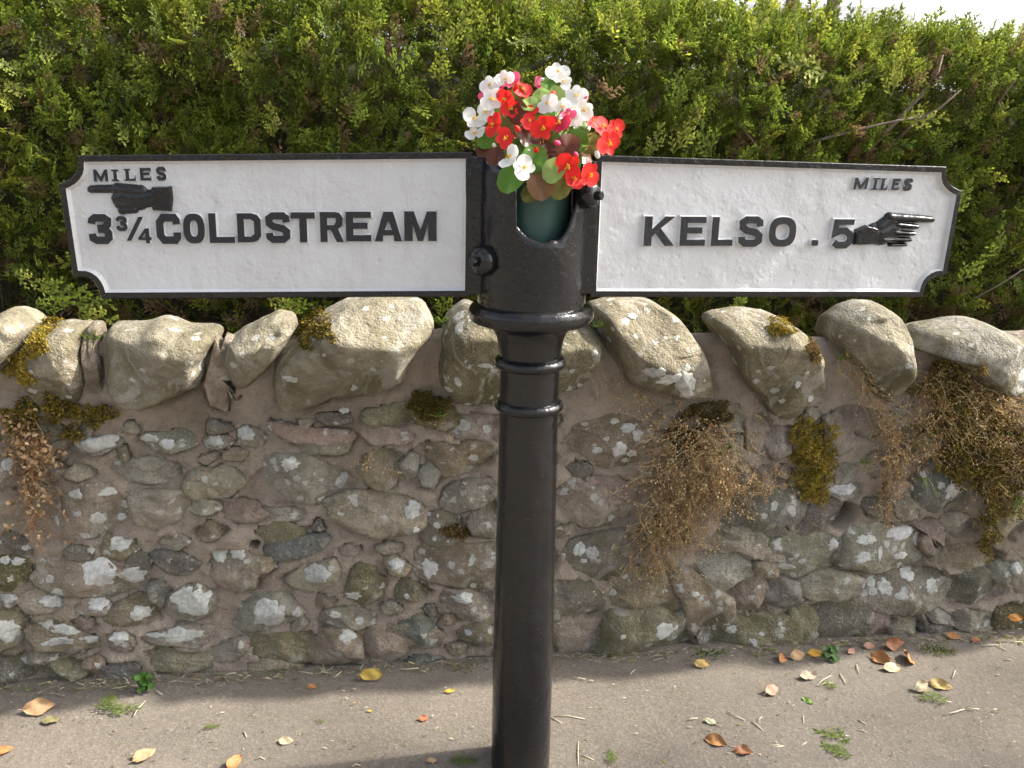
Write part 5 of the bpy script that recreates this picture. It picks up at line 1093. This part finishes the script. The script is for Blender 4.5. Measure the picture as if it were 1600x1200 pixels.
tuft(720, 1043, 24, .035, .03, 'flattened yellow grass at the wall foot left of the post', 'ground', 1.2, ((.30, .27, .10), (.22, .24, .06)))
tuft(1580, 1000, 26, .05, .03, 'flattened straw tuft at the wall foot at far right', 'ground', 1.2, ((.42, .36, .2), (.3, .28, .1)))
tuft(1190, 1020, 26, .04, .03, 'flattened straw tuft under the right base stone', 'ground', 1.2, ((.42, .36, .2), (.3, .28, .1)))
def weed(px, py, n, r, label, col=(.07, .16, .03)):
    q = np.random.RandomState(int(px)); root = ground(px, py); t = empty('weed', root); tag(t, label, 'weed'); lm = m_leafy('weed_leaf', False, col, .5, .3, .35)
    for i in range(n):
        a = q.uniform(0, 6.28); rr = r*q.uniform(.15, 1); c = np.array([math.cos(a)*rr*.8, math.sin(a)*rr*.45-.01, q.uniform(.008, r*1.7)]); v, f = tube([np.zeros(3), c*.5+[0, 0, .004], c], [.0012, .001, .0007], 4); mk('stem', v, f, lm, t, True)
        L = q.uniform(.005, .0095); nn = np.array([q.normal(0, .5), -.6, 1]); nn /= np.linalg.norm(nn); x = np.cross(nn, [0, 1, .1]); x /= np.linalg.norm(x); y = np.cross(nn, x); na = 11
        V = [c]+[c+x*L*math.cos(2*math.pi*j/na)*(1+.15*math.sin(6.28*j/na*3))+y*L*math.sin(2*math.pi*j/na)+nn*.002*math.cos(4*math.pi*j/na) for j in range(na)]
        mk('leaf', V, [(0, 1+j, 1+(j+1) % na) for j in range(na)], lm, t, True)
weed(228, 1078, 42, .036, 'small dark green leafy weed at the wall foot at left'); weed(1295, 1030, 30, .03, 'low green weed at wall foot left of the crumpled orange leaves', (.09, .17, .05))

# ------------------------------------------------------------------ litter on the tarmac
def fallen(px, py, size, col, label, seed, curl=.5, tilt=.3, rot=None, asp=.55, lift=.004, crumple=.12):
    q = np.random.RandomState(seed); p = ground(px, py); L = size*.88/2/(FPX/np.linalg.norm(p-CAM)); col = tuple(x*.85+.02 for x in col); rot = q.uniform(0, 6.28) if rot is None else R(rot); V = []; F = []; n, m = 9, 7
    mat = m_plain('fallen_leaf_skin', col, .65, .28, 120)
    for i in range(n):
        t = i/(n-1); w = math.sin(math.pi*(t**.8))**.75*asp if 0 < t < 1 else .015
        for j in range(m):
            s = (j/(m-1)-.5)*2; x = (t-.5)*2; z = curl*.55*(s*s*w*.9+.3*x*x*math.cos(seed))+q.normal(0, crumple*.42)+.13*math.sin(4*x+2.5*s+seed)*crumple*6; s = s*(1+.12*math.sin(seed+9*t)); V.append([x*L, s*w*L, z*L])
    for i in range(n-1):
        for j in range(m-1): F.append((i*m+j, (i+1)*m+j, (i+1)*m+j+1, i*m+j+1))
    b = len(V); V += [[-L, -.02*L, 0], [-L, .02*L, 0], [-L*1.3, .02*L+.05*L, .03*L], [-L*1.3, -.02*L+.05*L, .03*L]]; F.append((b, b+1, b+2, b+3))
    V = np.array(V); M = np.array(Matrix.Rotation(rot, 3, 'Z') @ Matrix.Rotation(tilt, 3, 'X')); V = V @ M.T; V[:, 2] -= V[:, 2].min()-.002
    o = mk('fallen_leaf', V, F, mat, None, True); o.location = Vector(p); tag(o, label, 'leaf', 'fallen leaves on the tarmac'); return o
OR, TN_, YE, CR, RB, GB = (.46, .20, .055), (.50, .31, .15), (.55, .38, .05), (.62, .50, .30), (.33, .13, .05), (.24, .21, .08)
for i, a in enumerate([
 (62,1112,44,TN_,'big curled tan leaf on the tarmac at far left',.9,.9,20),(80,1128,26,GB,'small greenish brown leaf right of the big curled tan leaf',.4,.2,10),(6,1176,26,OR,'orange leaf cut by the left edge of the picture',.4,.3,30),(226,1184,38,TN_,'pinkish tan leaf lying near the bottom left',.4,.3,50),(366,1194,34,OR,'orange leaf tip at the bottom edge left of centre',.6,.5,70),
 (581,1062,38,YE,'broad yellow leaf leaning on the wall foot left of the post',.3,1.1,5),(488,1075,17,OR,'small orange leaf left of the broad yellow leaf',.5,.4,0),(703,1082,17,YE,'small yellow leaf left of the post near the wall',.4,.3,10),(662,1125,18,(.5,.14,.04),'small red orange leaf on the sunlit strip left of post',.8,.4,20),(447,1161,26,CR,'pale cream leaf on the tarmac left of centre',.5,.4,0),(675,1191,18,TN_,'small tan leaf at the bottom edge left of post',.4,.2,0),(578,1112,9,YE,'tiny yellow leaf scrap on the sunlit strip',.4,.2,0),
 (1097,1042,28,(.50,.33,.09),'square mustard leaf below the gap between big base stones',.2,.6,0),(1221,1032,26,OR,'orange brown leaf, left of three at the wall foot',.6,.8,60),(1246,1029,30,TN_,'tan leaf, middle of three at the wall foot',.5,.8,20),(1274,1024,26,(.60,.32,.02),'bright yellow orange leaf, right of three at the wall foot',.3,.5,0),
 (1205,1082,32,(.48,.30,.20),'crumpled pinkish brown leaf below the three wall foot leaves',1.2,.6,40),(1262,1060,30,(.55,.42,.30),'crumpled pale leaf right of the crumpled pinkish one',1.3,.4,10),(1112,1130,24,(.42,.43,.27),'pale grey green narrow leaf on tarmac right of post',.2,.1,-25),(1118,1162,36,OR,'orange tan leaf folded along its middle near the bottom right',1.0,.5,-30),(1161,1178,32,RB,'red brown shrivelled leaf near the bottom right',1.0,.3,-5),
 (1377,1034,38,OR,'orange leaf, left one of the crumpled heap',.7,.7,-50),(1396,1012,36,RB,'red brown leaf standing at the back of the crumpled heap',.9,1.1,20),(1416,1032,36,(.50,.20,.04),'deep orange leaf, right one of the crumpled heap',.9,.9,80),(1394,1047,32,CR,'pale leaf at the front of the crumpled heap',.6,.5,10),(1358,1012,22,(.42,.22,.14),'small dull pink leaf behind the crumpled heap',.6,.6,20),
 (1440,1078,32,(.34,.28,.17),'grey brown crumpled leaf right below the heap',1.1,.6,30),(1469,1074,34,(.52,.36,.12),'yellow tan pointed leaf right of the grey brown one',.5,.5,-25),(1490,997,24,OR,'orange leaf on the grass at right wall foot',.4,.4,0),(1525,1003,18,RB,'small russet leaf at right wall foot',.4,.4,0),(1262,1097,20,(.16,.27,.04),'small fresh green leaf on the tarmac at right',.3,.2,-60),
 (1330,1020,18,(.45,.24,.16),'small pink brown leaf beside the low green weed',.5,.4,40)]):
    fallen(*a[:5], 9000+i, a[5], a[6], a[7])
o = fallen(1586, 970, 22, (.55, .22, .02), 'orange leaf caught on the mossy stone at far right', 9100, .4, .8, 0); o.location = Vector(wpt(*wuv(1586, 970, .05), .05))
def clipping(px, py, size, rot, label, seed):
    Q, lv = PROTO[seed % len(PROTO)]; p = ground(px, py); L = size/(FPX/np.linalg.norm(p-CAM)); M = np.array(Matrix.Rotation(R(rot), 3, 'Z')); V = (Q.reshape(-1, 3)*np.array([1, 1, .5])-[0, .5, 0])*L @ M.T; V[:, 2] += .004-min(0, V[:, 2].min())
    k = np.repeat(lv, 4)[:, None]; c = np.array([.10, .16, .03])*(1-k)+np.array([.24, .32, .07])*k; o = mk_np('hedge_clipping', V, np.arange(len(V)).reshape(-1, 4), FOL, None, False, c); o.location = Vector(p); tag(o, label, 'clipping', 'hedge clippings on the tarmac')
for i, a in enumerate([(172,1100,42,20,'green hedge clipping below the small weed at left'),(195,1112,46,-80,'second green clipping lying across the first at left'),(332,1138,22,-60,'small green clipping on the tarmac left of centre'),(724,1190,40,-75,'green clipping at the bottom edge left of post'),(1456,1092,40,80,'green clipping below the yellow tan pointed leaf'),(1300,1150,50,60,'long green clipping near the bottom right corner'),(1305,1175,48,50,'second clipping below the long one at bottom right'),(1297,1072,26,30,'small clipping beside the crumpled pale leaf'),(500,1128,16,70,'tiny green clipping on the sunlit strip left'),(955,1185,34,10,'pale clipping at the bottom edge right of post')]): clipping(*a, 40+i)
STRW = m_plain('straw', (.58, .52, .36), .6, .3, 80)
MARKS = [('small leafy weed at left', 228, 1065), ('big curled tan leaf', 62, 1107), ('pale cream leaf', 447, 1158), ('broad yellow leaf', 580, 1060), ('black post', 815, 1150), ('square mustard leaf', 1097, 1038), ('grey green narrow leaf', 1113, 1128), ('folded orange tan leaf', 1118, 1160), ('crumpled pinkish leaf', 1205, 1078), ('crumpled pale leaf', 1262, 1057), ('long clipping at bottom right', 1300, 1150), ('crumpled orange heap', 1400, 1025), ('yellow tan pointed leaf', 1468, 1072), ('russet leaf at right wall foot', 1525, 1003)]
STRAWS = {}
def straw_label(px, py, ln):
    nm, x, y = min(MARKS, key=lambda m: math.hypot(px-m[1], (py-m[2])*1.6)); dx, dy = px-x, (py-y)*1.6
    rel = ('left of' if dx < 0 else 'right of') if abs(dx) > abs(dy) else ('behind' if dy < 0 else 'in front of')
    base = ('long' if ln > 24 else 'short')+' pale straw stalk '+rel+' the '+nm; k = STRAWS.get(base, 0); STRAWS[base] = k+1
    return base if k == 0 else ('second ', 'third ', 'fourth ', 'fifth ', 'sixth ')[k-1]+base
def straw(px, py, ln, ang, seed):
    q = np.random.RandomState(seed); p = ground(px, py); a = ground(px-ln/2*math.cos(R(ang)), py-ln/2*math.sin(R(ang))); b = ground(px+ln/2*math.cos(R(ang)), py+ln/2*math.sin(R(ang))); m = (a+b)/2+[q.normal(0, .002), q.normal(0, .003), .005]
    v, f = tube([a+[0, 0, .003], m, b+[0, 0, .003]], [.0016, .0016, .0013], 5); o = mk('straw_stalk', np.array(v)-p, f, STRW, None, True); o.location = Vector(p); tag(o, straw_label(px, py, ln), 'straw', 'straw stalks scattered on the tarmac')
for i, (t, x, y, l, a) in enumerate([('E',225,805,85,-12),('E',375,808,45,20),('E',425,812,38,0),('E',475,808,40,-15),('E',560,826,75,-10),('E',655,925,90,-52),('E',1080,765,60,-12),('E',1040,948,24,-20),('E',1148,1048,30,60),('E',745,850,40,30),('E',590,795,50,45),('E',720,745,80,65),
 ('F',230,756,72,10),('F',720,738,85,-3),('F',385,765,45,-40),('F',20,1165,45,0),('F',470,1195,40,-10),('G',195,783,60,10),('G',445,755,30,-45),('G',150,968,140,5),('G',85,980,70,30),('G',190,1135,110,90),('G',235,1158,60,20),('G',725,975,50,-10),('G',930,960,95,26),('G',1030,1010,70,38),('G',1042,975,28,-45),('G',1115,1100,100,8),('G',930,1105,80,5),
 ('H',420,738,42,75),('H',350,785,55,60),('H',260,795,85,-35),('H',270,812,75,-12),('H',870,765,38,-70),('H',1125,700,38,5),('H',840,895,36,0),('H',870,940,100,-14),('H',955,925,65,5),('H',165,980,40,85),('H',440,990,45,30),('H',440,1035,45,15),('H',40,1100,90,5),('H',170,1095,45,-35),('H',330,1058,95,-5),('H',320,1065,110,12),('H',320,1170,80,40),('H',1035,630,90,-3),('H',740,600,50,20),('H',1150,612,90,3),('H',1090,640,60,25)]): straw(*tpx(t, x, y), l/3, a, 9500+i)
def make_litter():                                                         # crumbs along the foot of the wall and over the path, too many and small to count
    q = np.random.RandomState(97); VS = []; FS = []; CS = []
    for i in range(1500):
        if i < 950: x = q.uniform(-60, 1660); y = np.interp(x, [0, 1600], [1070, 982])+abs(q.normal(0, 9))+2
        else: x = q.uniform(-40, 1640); y = q.uniform(1000, 1230)
        if y < np.interp(x, [0, 1600], [1066, 980]): continue
        p = ground(x, y); l = q.uniform(.002, .016 if i < 950 else .007); w = q.uniform(.0007, .002); a = q.uniform(0, 6.28); d = np.array([math.cos(a), math.sin(a)*.7, q.normal(0, .15)]); s = np.array([-d[1], d[0], 0])*w; z = np.array([0, 0, .0035+abs(q.normal(0, .002))]); b = len(VS)
        VS += [p-d*l-s+z, p-d*l+s+z, p+d*l+s+z, p+d*l-s+z, p+z*1.0+[0, 0, w*1.6]]; FS += [(b, b+1, b+4), (b+1, b+2, b+4), (b+2, b+3, b+4), (b+3, b, b+4)]
        c = np.array([(.5, .43, .27), (.30, .22, .12), (.20, .24, .06), (.14, .11, .08), (.45, .40, .33)][q.randint(5)])*q.uniform(.6, 1.2); CS += [c]*5
    o = mk_np('plant_litter', np.array(VS), np.array(FS), DRY, None, False, np.array(CS)); o['kind'] = 'stuff'; tag(o, 'fine crumbs of straw and dead leaf along the wall foot', 'litter')
make_litter()
